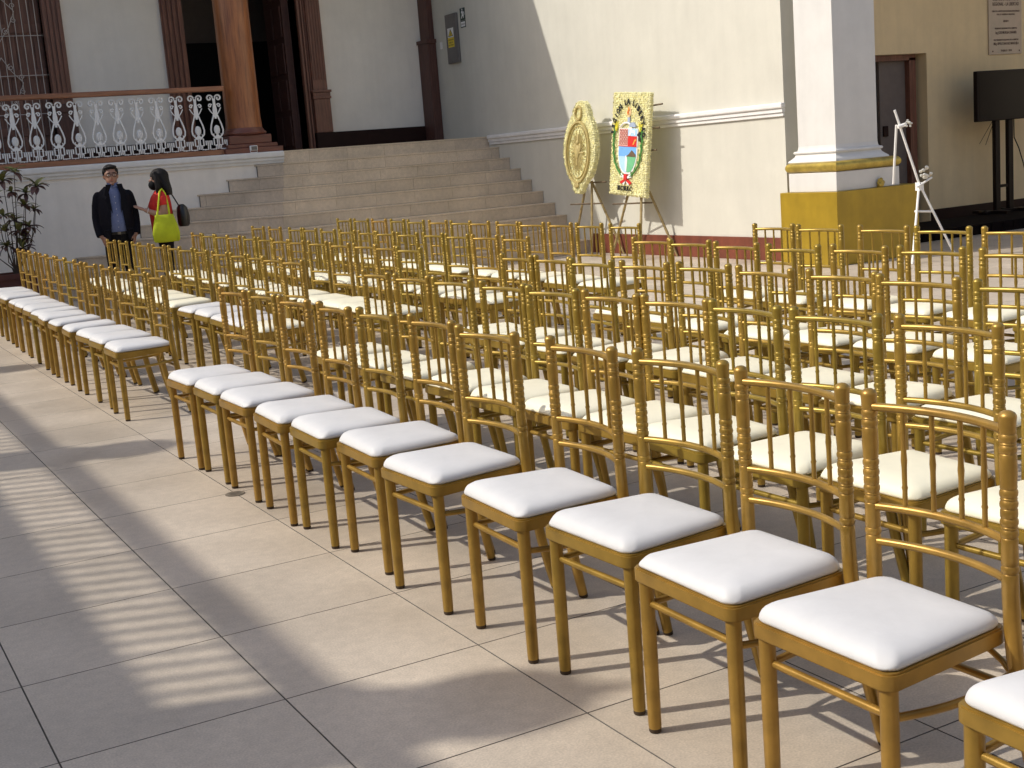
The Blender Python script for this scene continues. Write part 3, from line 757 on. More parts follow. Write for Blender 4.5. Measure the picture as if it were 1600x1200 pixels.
# ================================================================ CHAIRS
def chair_meshes():
    D = {}
    hx, hy = .178, .188
    def rrect(x0, x1, y0, y1, r, n=5):
        out = []
        for cx, cy, a in ((x1 - r, y1 - r, 0), (x0 + r, y1 - r, PI / 2), (x0 + r, y0 + r, PI), (x1 - r, y0 + r, 3 * PI / 2)):
            for i in range(n + 1):
                t = a + PI / 2 * i / n; out.append((cx + r * math.cos(t), cy + r * math.sin(t)))
        return out
    def trap(p):   # seat slightly narrower at the rear
        return [(x, y * (1 - .16 * max(0, x) / .34)) for x, y in p]
    # frame
    m = MB()
    prof = [(0.0, .386), (.004, .3845), (.0, .424), (-.004, .428)]
    ringo = trap(rrect(-.027, .335, -.196, .196, .028))
    m.prism(ringo, .390, .4262)
    me = m.mesh('seat_frame', 'gold')
    bm = bmesh.new(); bm.from_mesh(me)
    ed = [e for e in bm.edges if abs(e.verts[0].co.z - e.verts[1].co.z) < 1e-5]
    bmesh.ops.bevel(bm, geom=ed, offset=.004, segments=2, affect='EDGES'); bm.to_mesh(me); bm.free()
    me.shade_smooth(); me.set_sharp_from_angle(angle=math.radians(50)); D['frame'] = me
    # cushion: domed vinyl pad, edge bulging over the frame
    rings = []
    base = rrect(-.021, .328, -.189, .189, .034, 7)
    cx0 = .1525
    for sc, z in ((.985, .427), (1.0, .4315), (1.003, .437), (.996, .4435), (.979, .4505), (.952, .4575), (.915, .4635), (.865, .4685), (.79, .473), (.68, .477), (.52, .4795), (.33, .481), (.14, .4815)):
        rings.append([((x - cx0) * sc + cx0, y * sc, .427 + (z - .427) * .80) for x, y in trap(base)])
    n = len(base); vs, fs = [], []
    for r in rings: vs += r
    for i in range(len(rings) - 1):
        for k in range(n): fs.append((i * n + k, i * n + (k + 1) % n, (i + 1) * n + (k + 1) % n, (i + 1) * n + k))
    fs.append(tuple((len(rings) - 1) * n + k for k in range(n))); fs.append(tuple(range(n))[::-1])
    rnd = random.Random(5)
    for nm, mt in (('w', 'vinyl_w'), ('c', 'vinyl_c')):
        for q in range(3):
            rnd.seed(q * 7 + 1)
            a, b, c = rnd.uniform(-1, 1), rnd.uniform(-1, 1), rnd.uniform(0, 6)
            vv = []
            for (x, y, z) in vs:
                t = max(0, (z - .437) / .028)
                dz = t * .0042 * (a * (x - cx0) / .17 + b * y / .18) + t * .0022 * math.sin(19 * x + c) * math.cos(17 * y - c) + t * .0010 * math.sin(47 * y + 31 * x + c)
                # puckers near the corners
                cn = max(0, abs(x - cx0) / .17 * abs(y) / .185 - .72) * 6
                dz -= cn * .0026 * (1 + math.sin(85 * (x - y) + c)) * (1 if z > .433 else 0)
                vv.append((x, y, z + dz))
            D['cush_' + nm + str(q)] = MB().add(vv, fs).mesh('seat_cushion', mt, 180)
    # front leg
    m = MB(); n_ = 14
    m.lathe([(.0135, .0), (.0155, .003), (.0158, .011)], n_, 1)
    m.lathe([(.0156, .0112), (.0164, .02), (.0178, .20), (.0180, .3895)], n_, 0)
    D['fleg'] = m.mesh('front_leg', ['gold', 'rubber'], 40)
    # rear leg / back post following a kicked-out curve
    path = [(.388, .207, .0), (.385, .2065, .012), (.372, .203, .07), (.352, .197, .17), (.335, .191, .28), (.326, .186, .37), (.323, .183, .43), (.321, .181, .50)]
    ra = [.0138, .0152, .0158, .0168, .0172, .0172, .0170, .0168]
    def zx(z): return (.321 - (z - .5) * .008, .181 - (z - .5) * .003)
    def ring(z, big=.0172, nar=.0153):
        return [(z - .0105, nar + .0012), (z - .0085, nar), (z - .0045, big), (z, big + .0005), (z + .0045, big), (z + .0085, nar), (z + .0105, nar + .0012)]
    zs = []
    for z in (.549,): zs += ring(z)
    for z in (.622, .645, .681, .703, .790, .812): zs += ring(z)
    zs += [(.52, .0168), (.572, .0168), (.60, .0160), (.663, .0168), (.720, .0162), (.745, .0175), (.765, .0170), (.828, .0160), (.845, .0168), (.853, .0178), (.857, .0170), (.8615, .0140), (.865, .008), (.8665, .0008)]
    zs.sort()
    for s, nm in ((1, 'postL'), (-1, 'postR')):
        m = MB()
        m.tube([(p[0], s * p[1], p[2]) for p in path[:2]], ra[:2], 12, 1)
        m.tube([(p[0], s * p[1], p[2]) for p in path[1:]] + [(zx(z)[0], s * zx(z)[1], z) for z, r in zs], ra[1:] + [r for z, r in zs], 12, 0)
        D[nm] = m.mesh('back_post', ['gold', 'rubber'], 45)
    # back rails bowed rearwards
    def bow(z, d, r, n=12, dz=0.0):
        hw = .168
        return [(zx(z)[0] + d * (1 - (y / hw) ** 2), y, z + dz * (1 - (y / hw) ** 2)) for y in [hw * (-1 + 2 * i / n) for i in range(n + 1)]]
    for nm, z, d, r in (('rail1', .827, .034, .0092), ('rail2', .606, .034, .0092), ('rail3', .527, .032, .0088)):
        D[nm] = MB().tube(bow(z, d, r), r, 10).mesh('back_rail', 'gold', 60)
    for q, y in enumerate((-.105, -.037, .037, .105)):
        m = MB()
        dx = .034 * (1 - (y / .168) ** 2)
        zz = [.606, .62, .65, .655, .66, .70, .716, .732, .77, .775, .78, .812, .827]
        rr = [.0062, .006, .0058, .0072, .0058, .0062, .0074, .0062, .0058, .0072, .0058, .0060, .0062]
        m.tube([(zx(z)[0] + dx, y, z) for z in zz], rr, 8)
        D['spin%d' % q] = m.mesh('spindle', 'gold', 60)
    D['str_f'] = MB().tube([(.003, -.168 + .336 * i / 8, .333 + .0 * i) for i in range(9)], [.0075, .0088, .009, .0088, .0088, .0088, .009, .0088, .0075], 9).mesh('stretcher', 'gold', 60)
    for s, nm in ((1, 'str_l'), (-1, 'str_r')):
        pts = [(.005 + .325 * t, s * (.171 + .016 * t + .018 * math.sin(PI * t)), .328 + .012 * t - .008 * math.sin(PI * t)) for t in [i / 8 for i in range(9)]]
        D[nm] = MB().tube(pts, .0086, 9).mesh('stretcher', 'gold', 60)
    D['str_b'] = MB().tube([(.331, -.183 + .366 * i / 6, .300) for i in range(7)], .0085, 9).mesh('stretcher', 'gold', 60)
    D['arch'] = MB().tube([(.328, .178 * math.cos(PI * i / 12), .315 + .068 * math.sin(PI * i / 12)) for i in range(13)], .0068, 8).mesh('arch_brace', 'gold', 60)
    return D
CM = chair_meshes()
def make_chair(x, y, rz, cush, shade, label, group):
    root = thing('chiavari_chair', label, 'chair', (x, y, 0), rz, group)
    for nm, key, loc in (('seat_cushion', cush, None), ('seat_frame', 'frame', None), ('front_leg', 'fleg', (0, .170, 0)), ('front_leg', 'fleg', (0, -.170, 0)),
                         ('back_post', 'postL', None), ('back_post', 'postR', None), ('back_rail', 'rail1', None), ('back_rail', 'rail2', None), ('back_rail', 'rail3', None),
                         ('spindle', 'spin0', None), ('spindle', 'spin1', None), ('spindle', 'spin2', None), ('spindle', 'spin3', None),
                         ('stretcher', 'str_f', None), ('stretcher', 'str_l', None), ('stretcher', 'str_r', None), ('stretcher', 'str_b', None), ('arch_brace', 'arch', None)):
        c = obj(nm, CM[key], root, loc)
        c.color = (shade, 0, 0, 1)
    return root
ROWS = {"LA": [[1.678, 11.03], [1.669, 10.61], [1.653, 10.114], [1.634, 9.422], [1.624, 8.954], [1.617, 8.439], [1.603, 7.932], [1.579, 7.46], [1.573, 6.933], [1.574, 6.38], [1.58, 5.842], [1.579, 5.406], [1.562, 4.864]],
 "RA": [[1.531, 3.171], [1.551, 2.755], [1.55, 2.314], [1.548, 1.815], [1.561, 1.395], [1.591, 0.961], [1.561, 0.48], [1.585, -0.064], [1.614, -0.508], [1.587, -0.974], [1.575, -1.424], [1.58, -1.965]],
 "LB": [[2.631, 11.137], [2.622, 10.521], [2.616, 9.912], [2.594, 9.501], [2.58, 8.869], [2.577, 8.297], [2.551, 7.809], [2.527, 7.245], [2.503, 6.642], [2.509, 6.185], [2.493, 5.723], [2.47, 5.301], [2.459, 4.859]],
 "RB": [[2.335, 3.189], [2.333, 2.725], [2.345, 2.288], [2.357, 1.807], [2.351, 1.368], [2.369, 0.953], [2.396, 0.566], [2.401, 0.179], [2.409, -0.249], [2.439, -0.672], [2.439, -1.13]],
 "LC": [[3.469, 10.749], [3.429, 10.163], [3.412, 9.643], [3.402, 9.19], [3.387, 8.637], [3.378, 8.148], [3.333, 7.605], [3.322, 7.164], [3.323, 6.665], [3.297, 6.118], [3.312, 5.661], [3.286, 5.218], [3.261, 4.764]],
 "RC": [[3.2, 3.165], [3.213, 2.789], [3.176, 2.341], [3.198, 1.901], [3.248, 1.5], [3.231, 1.051], [3.248, 0.601], [3.217, 0.174], [3.217, -0.29]],
 "LD": [[4.209, 10.884], [4.203, 10.288], [4.182, 9.569], [4.175, 9.131], [4.14, 8.536], [4.121, 7.988], [4.11, 7.491], [4.092, 7.051], [4.076, 6.558], [4.1, 6.112], [4.07, 5.631], [4.07, 5.175], [4.044, 4.669]],
 "RD": [[4.167, 3.199], [4.117, 2.751], [4.06, 2.263], [4.037, 1.78], [4.081, 1.363], [4.123, 0.95], [4.123, 0.47]],
 "LE": [[5.168, 10.669], [5.173, 10.177], [5.169, 9.666], [5.166, 9.174], [5.102, 8.584], [5.094, 8.061], [5.071, 7.53], [5.054, 7.123], [5.03, 6.557], [5.007, 6.093], [5.005, 5.639], [4.986, 5.176], [4.982, 4.683]],
 "RE": [[5.057, 3.116], [5.026, 2.662], [5.027, 2.141], [5.025, 1.704], [5.025, 1.24], [5.025, 0.78]]}
ORD = ['first', 'second', 'third', 'fourth', 'fifth', 'sixth', 'seventh', 'eighth', 'ninth', 'tenth', 'eleventh', 'twelfth', 'thirteenth']
RN = dict(A='front row', B='second row', C='third row', D='fourth row', E='rearmost row')
rnd = random.Random(11)
for key, lst in ROWS.items():
    blk = 'far block by the stairs' if key[0] == 'L' else 'near block'
    for i, (mx_, my_) in enumerate(lst):
        nth = len(lst) - i if key[0] == 'L' else i + 1
        if key[1] == 'A': white = True
        elif key == 'LB': white = i >= 8
        elif key == 'RA': white = True
        else: white = False
        if key == 'LB' and i == 12: white = False
        cn = 'white' if white else 'ivory'
        rz = math.radians(rnd.uniform(-2.6, 2.6))
        off = V((.318, 0, 0)); off.rotate(Euler((0, 0, rz)))
        shade = (rnd.uniform(0, .45) if key[1] == 'A' else rnd.uniform(.45, 1))
        if rnd.random() < .12: shade = rnd.uniform(.2, .9)
        lab = f'gold {cn}-seated chair, {ORD[nth-1]} from aisle, {RN[key[1]]}, {blk}'
        make_chair(mx_ - off.x, my_ - off.y, rz, 'cush_%s%d' % ('w' if white else 'c', rnd.randrange(3)), shade, lab, 'gold chairs set out in five rows')

# ================================================================ FLOWER STANDS
def board_matrix(c, top_mid, bot_mid):
    v = (V(top_mid) - V(bot_mid)).normalized()
    u = V((0, -1, 0)); n = u.cross(v).normalized(); u = v.cross(n).normalized()
    m = Matrix((u, v, n)).transposed().to_4x4(); m.translation = V(c); return m
def dome_field(mb, inside, w, h, z, r=.017, sp=.029, rnd=random.Random(2), excl=None):
    iy = -h
    row = 0
    while iy <= h:
        ix = -w + (sp / 2 if row % 2 else 0)
        while ix <= w:
            x, y = ix + rnd.uniform(-.004, .004), iy + rnd.uniform(-.004, .004)
            if inside(x, y):
                rr = r * rnd.uniform(.8, 1.2)
                Q = Matrix.Translation((x, y, z)) @ Euler((rnd.uniform(-.5, .5), rnd.uniform(-.5, .5), rnd.random() * 6)).to_matrix().to_4x4() @ Matrix.Diagonal((rr, rr, rr * rnd.uniform(.8, 1.25), 1))
                # ragged bloom: 6 pointed petals round a bud
                vs = [(0, 0, .9)]
                for k in range(10):
                    a = 2 * PI * k / 10; q = 1.15 if k % 2 else .72
                    vs.append((q * math.cos(a), q * math.sin(a), .45 if k % 2 else .1))
                fs = [(0, k + 1, (k + 1) % 10 + 1) for k in range(10)]
                mb.add(vs, fs, 0, Q)
            ix += sp
        iy += sp * .87; row += 1
def edge_blooms(mb, outline, zlo, zhi, rnd):
    for i in range(len(outline)):
        a, b = V((*outline[i], 0)), V((*outline[(i + 1) % len(outline)], 0))
        L = (b - a).length; nrm = V(((b - a).y, -(b - a).x, 0)).normalized()
        k = 0.0
        while k < L:
            p = a + (b - a) * (k / L)
            for z in (zlo + .012, (zlo + zhi) / 2 + .004, zhi - .008):
                rr = .019 * rnd.uniform(.8, 1.2)
                q = nrm.to_track_quat('Z', 'Y').to_matrix().to_4x4()
                Q = Matrix.Translation((p.x + rnd.uniform(-.004, .004), p.y + rnd.uniform(-.004, .004), z)) @ q @ Matrix.Diagonal((rr, rr, rr, 1))
                vs = [(0, 0, .9)] + [((1.15 if c % 2 else .72) * math.cos(2 * PI * c / 10), (1.15 if c % 2 else .72) * math.sin(2 * PI * c / 10), .45 if c % 2 else .1) for c in range(10)]
                mb.add(vs, [(0, c + 1, (c + 1) % 10 + 1) for c in range(10)], 0, Q)
            k += .029

def ribbon2d(mb, pts, r, z, mi=0, n=6):
    mb.tube([(x, y, z) for x, y in pts], r, n, mi)
# --- rectangular board
B2 = board_matrix((9.02, 10.43, 1.445), (9.07, 10.385, 2.07), (8.97, 10.485, .82))
b2 = thing('crest_flower_board', 'tall rectangular yellow flower board with a coloured shield and black lettering', 'flower board', matrix=B2)
w2, h2 = .39, .63
MB().box(-w2, w2, -h2, h2, -.06, .0, bev=.01).build('backing', 'flower', b2)
fb = MB(); r2 = random.Random(4)
dome_field(fb, lambda x, y: not ((x * x) / .18 ** 2 + ((y + .06) / .30) ** 2 < .92), w2 - .008, h2 - .008, .0, rnd=r2)
edge_blooms(fb, [(-w2, -h2), (w2, -h2), (w2, h2), (-w2, h2)], -.06, 0, r2)
o = fb.build('blooms', 'flower', b2); o['kind'] = 'stuff'
Z0 = .022
# shield outline (x from -.20 to .20, y .20 to -.36)
def shield(s=1.0, dy=0):
    p = [(-.2 * s, .20), (.2 * s, .20), (.2 * s, -.08)]
    for i in range(1, 9):
        t = i / 9; p.append((.2 * s * math.cos(t * PI / 2) ** .8, -.08 - .28 * s * math.sin(t * PI / 2)))
    p.append((0, -.08 - .28 * s))
    q = [(-x, y) for x, y in p[3:-1]][::-1]
    return p + q + [(-.2 * s, -.08)]
sh_ = MB().prism(shield(1.06), .0, Z0, 0).build('shield_border', 'p_white', b2)
MB().prism([(-.195, .195), (0, .195), (0, -.02), (-.195, -.02)], Z0, Z0 + .004).build('lattice_field', 'p_pink', sh_)
lm = MB()
for k in range(5):
    for s in (-1, 1):
        x0 = -.17 + k * .038
        pts = [(x0 + s * .018 * math.sin(i * PI / 2.5), .185 - i * .0195) for i in range(11)]
        ribbon2d(lm, [(max(-.19, min(-.008, a)), b) for a, b in pts], .004, Z0 + .006)
lm.build('lattice', 'p_pinkd', sh_)
MB().prism([(.002, .195), (.195, .195), (.195, .105), (.002, .105)], Z0, Z0 + .004).build('blue_field', 'p_sky', sh_)
MB().prism([(.02, .108), (.05, .175), (.035, .18), (.04, .195), (.07, .198), (.09, .175), (.15, .178), (.165, .13), (.15, .108), (.14, .14), (.07, .145), (.06, .108)], Z0 + .0041, Z0 + .008).build('figure', 'p_white', sh_)
MB().prism([(.002, .103), (.195, .103), (.195, -.02), (.002, -.02)], Z0, Z0 + .004).build('red_field', 'p_red', sh_)
MB().prism([(.11, .0), (.15, .06), (.19, .075), (.19, .05), (.16, .04), (.14, .0)], Z0 + .0041, Z0 + .007).build('horn', 'p_orange', sh_)
MB().box(-.2, .2, -.028, -.021, Z0, Z0 + .008).build('divider', 'p_red', sh_)
sky_p = [(-.193, -.03), (.193, -.03), (.193, -.15), (-.193, -.15)]
MB().prism(sky_p[::-1], Z0, Z0 + .004).build('sky_field', 'p_blue', sh_)
MB().prism([(-.02, -.15), (.04, -.12), (.10, -.07), (.13, -.085), (.19, -.125), (.19, -.15)], Z0 + .0041, Z0 + .008).build('mountain', 'p_brown', sh_)
lowL = [(-.193, -.152), (-.02, -.152), (0, -.345)] + [(-.2 * math.cos(t * PI / 2) ** .8 * .97, -.08 - .28 * math.sin(t * PI / 2) * .97) for t in (.95, .85, .7, .55, .4, .3)]
MB().prism(lowL, Z0, Z0 + .004).build('sea_field', 'p_sky', sh_)
lowR = [(.193, -.152)] + [(.2 * math.cos(t * PI / 2) ** .8 * .97, -.08 - .28 * math.sin(t * PI / 2) * .97) for t in (.3, .4, .55, .7, .85, .95)] + [(0, -.345), (-.02, -.152)]
MB().prism(lowR, Z0 + .0002, Z0 + .0042).build('meadow_field', 'p_green', sh_)
MB().prism([(-.035, -.14), (-.01, -.14), (.01, -.2), (.0, -.34), (-.03, -.33), (-.04, -.22)], Z0 + .0043, Z0 + .007).build('waterfall', 'p_white', sh_)
# helmet, candle sun, laurels
MB().lathe([(.055, 0), (.055, .012), (.02, .02), (.001, .021)], 18, T=Matrix.Translation((-.01, .40, .012)) @ Matrix.Diagonal((.75, 1.15, 1, 1))).build('sun_disc', 'p_peach', b2)
MB().prism([(-.03, .37), (.012, .37), (.004, .40), (.018, .425), (-.005, .47), (-.02, .42)], .034, .038).build('flame', 'p_orange', b2)
MB().prism([(-.016, .385), (0, .385), (-.004, .43), (-.012, .43)], .0385, .041).build('flame_core', 'p_red', b2)
MB().prism([(-.03, .335), (.02, .335), (.02, .27), (-.03, .27)], .012, .024).build('torch_stem', 'p_steel', b2)
MB().prism([(.03, .215), (.17, .215), (.16, .245), (.12, .275), (.06, .27), (.02, .245)], .012, .034).build('helmet', 'p_steel', b2)
MB().tube([(-.17, .215, .03), (-.1, .262, .03), (-.02, .268, .03), (.05, .25, .03)], .012, 6).build('scroll', 'p_white', b2)
for s in (-1, 1):
    g = MB()
    pts = [(s * .30, .18), (s * .315, .05), (s * .305, -.10), (s * .27, -.23), (s * .19, -.33), (s * .09, -.40)]
    ribbon2d(g, pts, .011, .028)
    for i in range(14):
        t = i / 13 * (len(pts) - 1); a = int(min(t, len(pts) - 2)); f = t - a
        x = pts[a][0] * (1 - f) + pts[a + 1][0] * f; y = pts[a][1] * (1 - f) + pts[a + 1][1] * f
        sd = (i % 2) * 2 - 1
        g.sph((x + sd * .022, y + .02, .03), (.010, .026, .005), T=None, u=6, w=4)
    g.build('laurel_branch', 'p_leaf', b2)
    y_ = MB()
    for k in range(3): y_.prism([(s * .27 - .012, .16), (s * .27 + .012, .16), (s * .27 + (k - 1) * .045, .285)], .02, .032)
    y_.build('lily', 'p_yel', b2)
MB().prism([(.20, .12), (.27, .17), (.28, .11), (.31, .09), (.27, .04), (.24, .06), (.245, .10)], .02, .034).build('bird', 'p_k', b2)
rb = MB()
rb.box(-.035, .035, -.45, -.37, .02, .045, 0, bev=.006)
for s in (-1, 1):
    rb.prism([(s * .03, -.40), (s * .11, -.365), (s * .12, -.41), (s * .04, -.425)][::s], .02, .034, 1)
    rb.prism([(s * .02, -.43), (s * .13, -.475), (s * .10, -.50), (s * .01, -.46)][::s], .02, .034, 0)
    rb.prism([(s * .0, -.45), (s * .04, -.51), (s * .07, -.50), (s * .03, -.44)][::s], .02, .03, 1)
rb.build('ribbon_bow', ['p_red', 'p_white'], b2)
txt = 'REGION LA LIBERTAD'
for i, chx in enumerate(txt):
    if chx == ' ': continue
    a = math.radians(177 - i * (177 / (len(txt) - 1)))
    x, y = .335 * math.cos(a), .125 + .40 * math.sin(a)
    tx, ty = .335 * math.sin(a), -.40 * math.cos(a)
    l_ = obj('letter', text_mesh(chx, .098, .006, 'p_k', bold=.002, squeeze=.8), b2, (x, y, .030), (0, 0, math.atan2(ty, tx)))
for i, chx in enumerate('MCMXC'):
    obj('letter', text_mesh(chx, .088, .006, 'p_k', bold=.001, squeeze=.72), b2, (-.15 + i * .068, -.555, .030))
# --- oval board
B1 = board_matrix((9.02, 11.62, 1.455), (9.06, 11.58, 2.05), (8.98, 11.69, .86))
b1 = thing('oval_flower_board', 'oval pale yellow flower board with gold medal relief, left of the crest board', 'flower board', matrix=B1)
hw = [(.60, .05), (.57, .11), (.50, .165), (.42, .20), (.32, .285), (.2, .345), (.05, .385), (-.1, .385), (-.24, .345), (-.36, .27), (-.44, .18), (-.50, .125), (-.56, .10), (-.60, .05)]
out = [(x, y) for y, x in hw[::-1]] + [(-x, y) for y, x in hw]
MB().prism(out, -.075, 0).build('backing', 'flower', b1)
def ins1(x, y):
    for (ya, xa), (yb, xb) in zip(hw[:-1], hw[1:]):
        if yb <= y <= ya:
            t = (y - yb) / (ya - yb); return abs(x) < xb + (xa - xb) * t - .006
    return False
fb = MB(); r1 = random.Random(9)
dome_field(fb, ins1, .4, .62, 0.0, rnd=r1)
edge_blooms(fb, out, -.075, 0, r1)
o = fb.build('blooms', 'flower', b1); o['kind'] = 'stuff'
def ell(cx, cy, rx, ry, n=36): return [(cx + rx * math.cos(2 * PI * i / n), cy + ry * math.sin(2 * PI * i / n)) for i in range(n + 1)]
rel = MB()
ribbon2d(rel, ell(0, -.06, .285, .40), .022, .018); ribbon2d(rel, ell(0, -.06, .235, .345), .009, .02)
ribbon2d(rel, ell(-.02, .455, .078, .085, 20), .02, .018)
rel.build('relief_ring', 'goldrel', b1, 60)
ry = MB()
for k in range(32):
    a = 2 * PI * k / 32 + .05
    r0, r1_ = .06, (.9 if k % 2 else .72)
    p0 = (r0 * math.cos(a), -.06 + r0 * 1.5 * math.sin(a)); p1 = (.225 * r1_ * math.cos(a), -.06 + .335 * r1_ * math.sin(a))
    ribbon2d(ry, [p0, p1], .006 if k % 2 else .008, .022, n=5)
ry.build('sun_rays', 'goldrel', b1)
cr = MB().box(-.02, .02, -.24, .18, .018, .035, bev=.006).box(-.15, .15, -.075, -.05, .018, .034, bev=.005)
cr.sph((0, -.06, .03), (.055, .10, .02)); cr.sph((0, .07, .03), (.03, .035, .02)); cr.sph((-.06, .0, .03), (.03, .06, .012)); cr.sph((.06, .0, .03), (.03, .06, .012))
cr.build('medal_figure', 'goldrel', b1, 50)
MB().sph((-.025, -.50, .02), (.035, .04, .02)).sph((.03, -.50, .02), (.035, .04, .02)).box(-.015, .015, -.54, -.46, .01, .04).build('medal_bow', 'goldrel', b1, 50)
# easels
def easel(name, label, legs, bars, m_='bamboo'):
    base = V(legs[0][1])
    e = thing(name, label, 'easel', (base.x, base.y, 0))
    for a, b in legs:
        mm = MB(); a, b = V(a) - V((base.x, base.y, 0)), V(b) - V((base.x, base.y, 0))
        n = 7; pts, rr = [], []
        for i in range(n):
            for dt, r in ((0, .0185), (.03, .0165), (.13, .016)):
                t = min(1, (i + dt * 1.0) / n + dt * .0); pts.append(a + (b - a) * (i / n + dt / n * 3 * .33)); rr.append(r)
        pts.append(b); rr.append(.0155)
        mm.tube(pts, rr, 8); mm.build('leg', m_, e)
    for a, b in bars:
        mm = MB(); mm.tube([V(a) - V((base.x, base.y, 0)), V(b) - V((base.x, base.y, 0))], .0115, 8); mm.build('crossbar', 'bamboo_d' if m_ == 'bamboo' else m_, e)
    return e
easel('flower_easel', 'gold bamboo easel carrying the rectangular crest flower board',
      [((9.12, 10.34, 1.05), (8.86, 10.11, 0)), ((9.13, 10.55, 1.05), (9.06, 11.05, 0)), ((9.14, 10.36, 1.05), (9.36, 10.00, 0))],
      [((8.96, 10.80, .70), (9.14, 10.18, .70)), ((9.14, 10.72, 1.88), (9.14, 9.84, 1.90)), ((9.12, 10.75, 1.62), (9.12, 9.90, 1.62)), ((9.10, 10.8, 1.35), (9.10, 9.96, 1.35))])
easel('flower_easel', 'gold bamboo easel carrying the oval flower board nearer the stairs',
      [((9.13, 11.53, 1.0), (8.95, 11.37, 0)), ((9.13, 11.66, 1.0), (9.04, 12.0, 0.0)), ((9.14, 11.55, 1.0), (9.36, 11.2, 0))],
      [((8.99, 11.88, .70), (9.12, 11.30, .70)), ((9.14, 11.9, .98), (9.14, 11.20, .98))], 'bamboo')
# white easel by the pillar
we = thing('white_easel', 'slim white painted easel with silk flowers in front of the pillar', 'easel', (9.9, 6.42, 0))
WO = V((9.9, 6.42, 0))
for nm, a, b in (('front_leg', (9.56, 6.45, 1.57), (9.86, 6.42, .78)), ('front_leg', (9.85, 6.42, .80), (9.60, 6.30, 0)), ('front_leg', (9.84, 6.42, .82), (10.14, 6.20, 0)), ('prop', (9.60, 6.47, 1.42), (9.69, 6.62, .82))):
    MB().tube([V(a) - WO, (V(a) + V(b)) / 2 - WO, V(b) - WO], .0135, 8).build(nm, 'whitestick', we, 60)
MB().tube([V((9.75, 6.39, .53)) - WO, V((9.96, 6.35, .51)) - WO], .012, 8).build('crossbar', 'whitestick', we, 60)
MB().tube([V((9.80, 6.40, .775)) - WO, V((9.97, 6.36, .86)) - WO], .011, 8).box(-.075, -.015, -.03, .03, .735, .82).build('ledge', 'whitestick', we, 60)
MB().tube([V((9.58, 6.43, 1.40)) - WO, V((9.66, 6.40, 1.42)) - WO], .02, 8).build('clamp', 'whitestick', we, 60)
for (x, y, z, s) in ((9.68, 6.38, 1.42, .03), (9.90, 6.37, .92, .045)):
    fm = MB(); rr = random.Random(int(z * 100))
    for k in range(13):
        a = rr.uniform(0, 2 * PI); q = rr.uniform(.5, 1.4)
        fm.sph((x - WO.x + s * q * math.cos(a), y - WO.y + rr.uniform(-.02, .02), z + s * q * math.sin(a) * 1.1), (s * .55, s * .25, s * .35), u=8, w=5, T=None)
    fm.build('silk_flower', 'silk', we, 60)

# ================================================================ PLANTER
pt = thing('potted_shrub', 'leggy shrub with whorls of olive and maroon leaves in a dark planter', 'plant', (1.78, 13.2, 0))
MB().prism([(-.50, -.24), (.32, -.24), (.32, .24), (-.50, .24)], 0, .46).box(-.53, .35, -.27, -.20, .44, .50).box(-.53, .35, .20, .27, .44, .50).box(-.53, -.46, -.2, .2, .44, .50).box(.28, .35, -.2, .2, .44, .5).build('planter', 'terra', pt)
MB().box(-.46, .28, -.2, .2, .44, .475).build('soil', 'soil', pt)
def leaf_mesh(mt, seed):
    r = random.Random(seed); n = 6; vs, fs = [], []
    for i in range(n + 1):
        t = i / n; w = .027 * math.sin(PI * min(1, t * .92 + .06)) ** .8
        z = .05 * math.sin(t * 1.5) - .06 * t * t; 
        vs += [(t * .15, -w, z + .006), (t * .15, 0, z), (t * .15, w, z + .006)]
    for i in range(n):
        for k in range(2): fs.append((i * 3 + k, i * 3 + k + 1, i * 3 + k + 4, i * 3 + k + 3))
    m = MB().add(vs, fs); return m.mesh('leaf', mt, 180)
LM = [leaf_mesh('leaf_g', 1), leaf_mesh('leaf_r', 2)]
def at_px(px, py, y):
    d = f_ * 2004.77 + r_ * (px - 800) - u_ * (py - 600)
    t = (y - M.translation.y) / d.y
    return M.translation + d * t
wh = [(4, 283, 1.1), (22, 270, .9), (57, 292, 1.15), (40, 303, .8), (18, 300, .7), (5, 338, .8), (38, 322, .9), (12, 385, .9), (30, 362, .9), (46, 355, .9), (36, 388, 1.0), (54, 328, .6), (8, 362, .9), (40, 372, .8), (22, 345, .8), (-8, 312, 1), (-14, 372, 1)]
rp = random.Random(21)
stems = MB()
root0 = at_px(27, 434, 13.2)
for px, py, s in wh:
    yy = 13.2 + rp.uniform(-.12, .12)
    c = at_px(px, py, yy)
    mid = (c + root0) / 2 + V((rp.uniform(-.04, .04) + (c.x - root0.x) * .25, rp.uniform(-.03, .03), 0))
    low = root0 + V(((c.x - root0.x) * .18, 0, .12))
    o0 = V((1.78, 13.2, 0))
    stems.tube([root0 - o0 - V((0, 0, .04)), low - o0, mid - o0, c - o0], [.011, .009, .006, .004], 5)
    for k in range(14):
        red = rp.random() < (.65 if k % 3 == 0 else .42)
        az = 2 * PI * k / 7 + rp.uniform(-.3, .3)
        el = rp.uniform(-.5, .55) + (.5 if not red else -.35)
        q = obj('leaf', LM[1 if red else 0], pt, c - o0, Euler((rp.uniform(-.4, .4), -el, az)))
        q.scale = (s * rp.uniform(.75, 1.25),) * 3
stems.build('stems', 'stem', pt, 60)

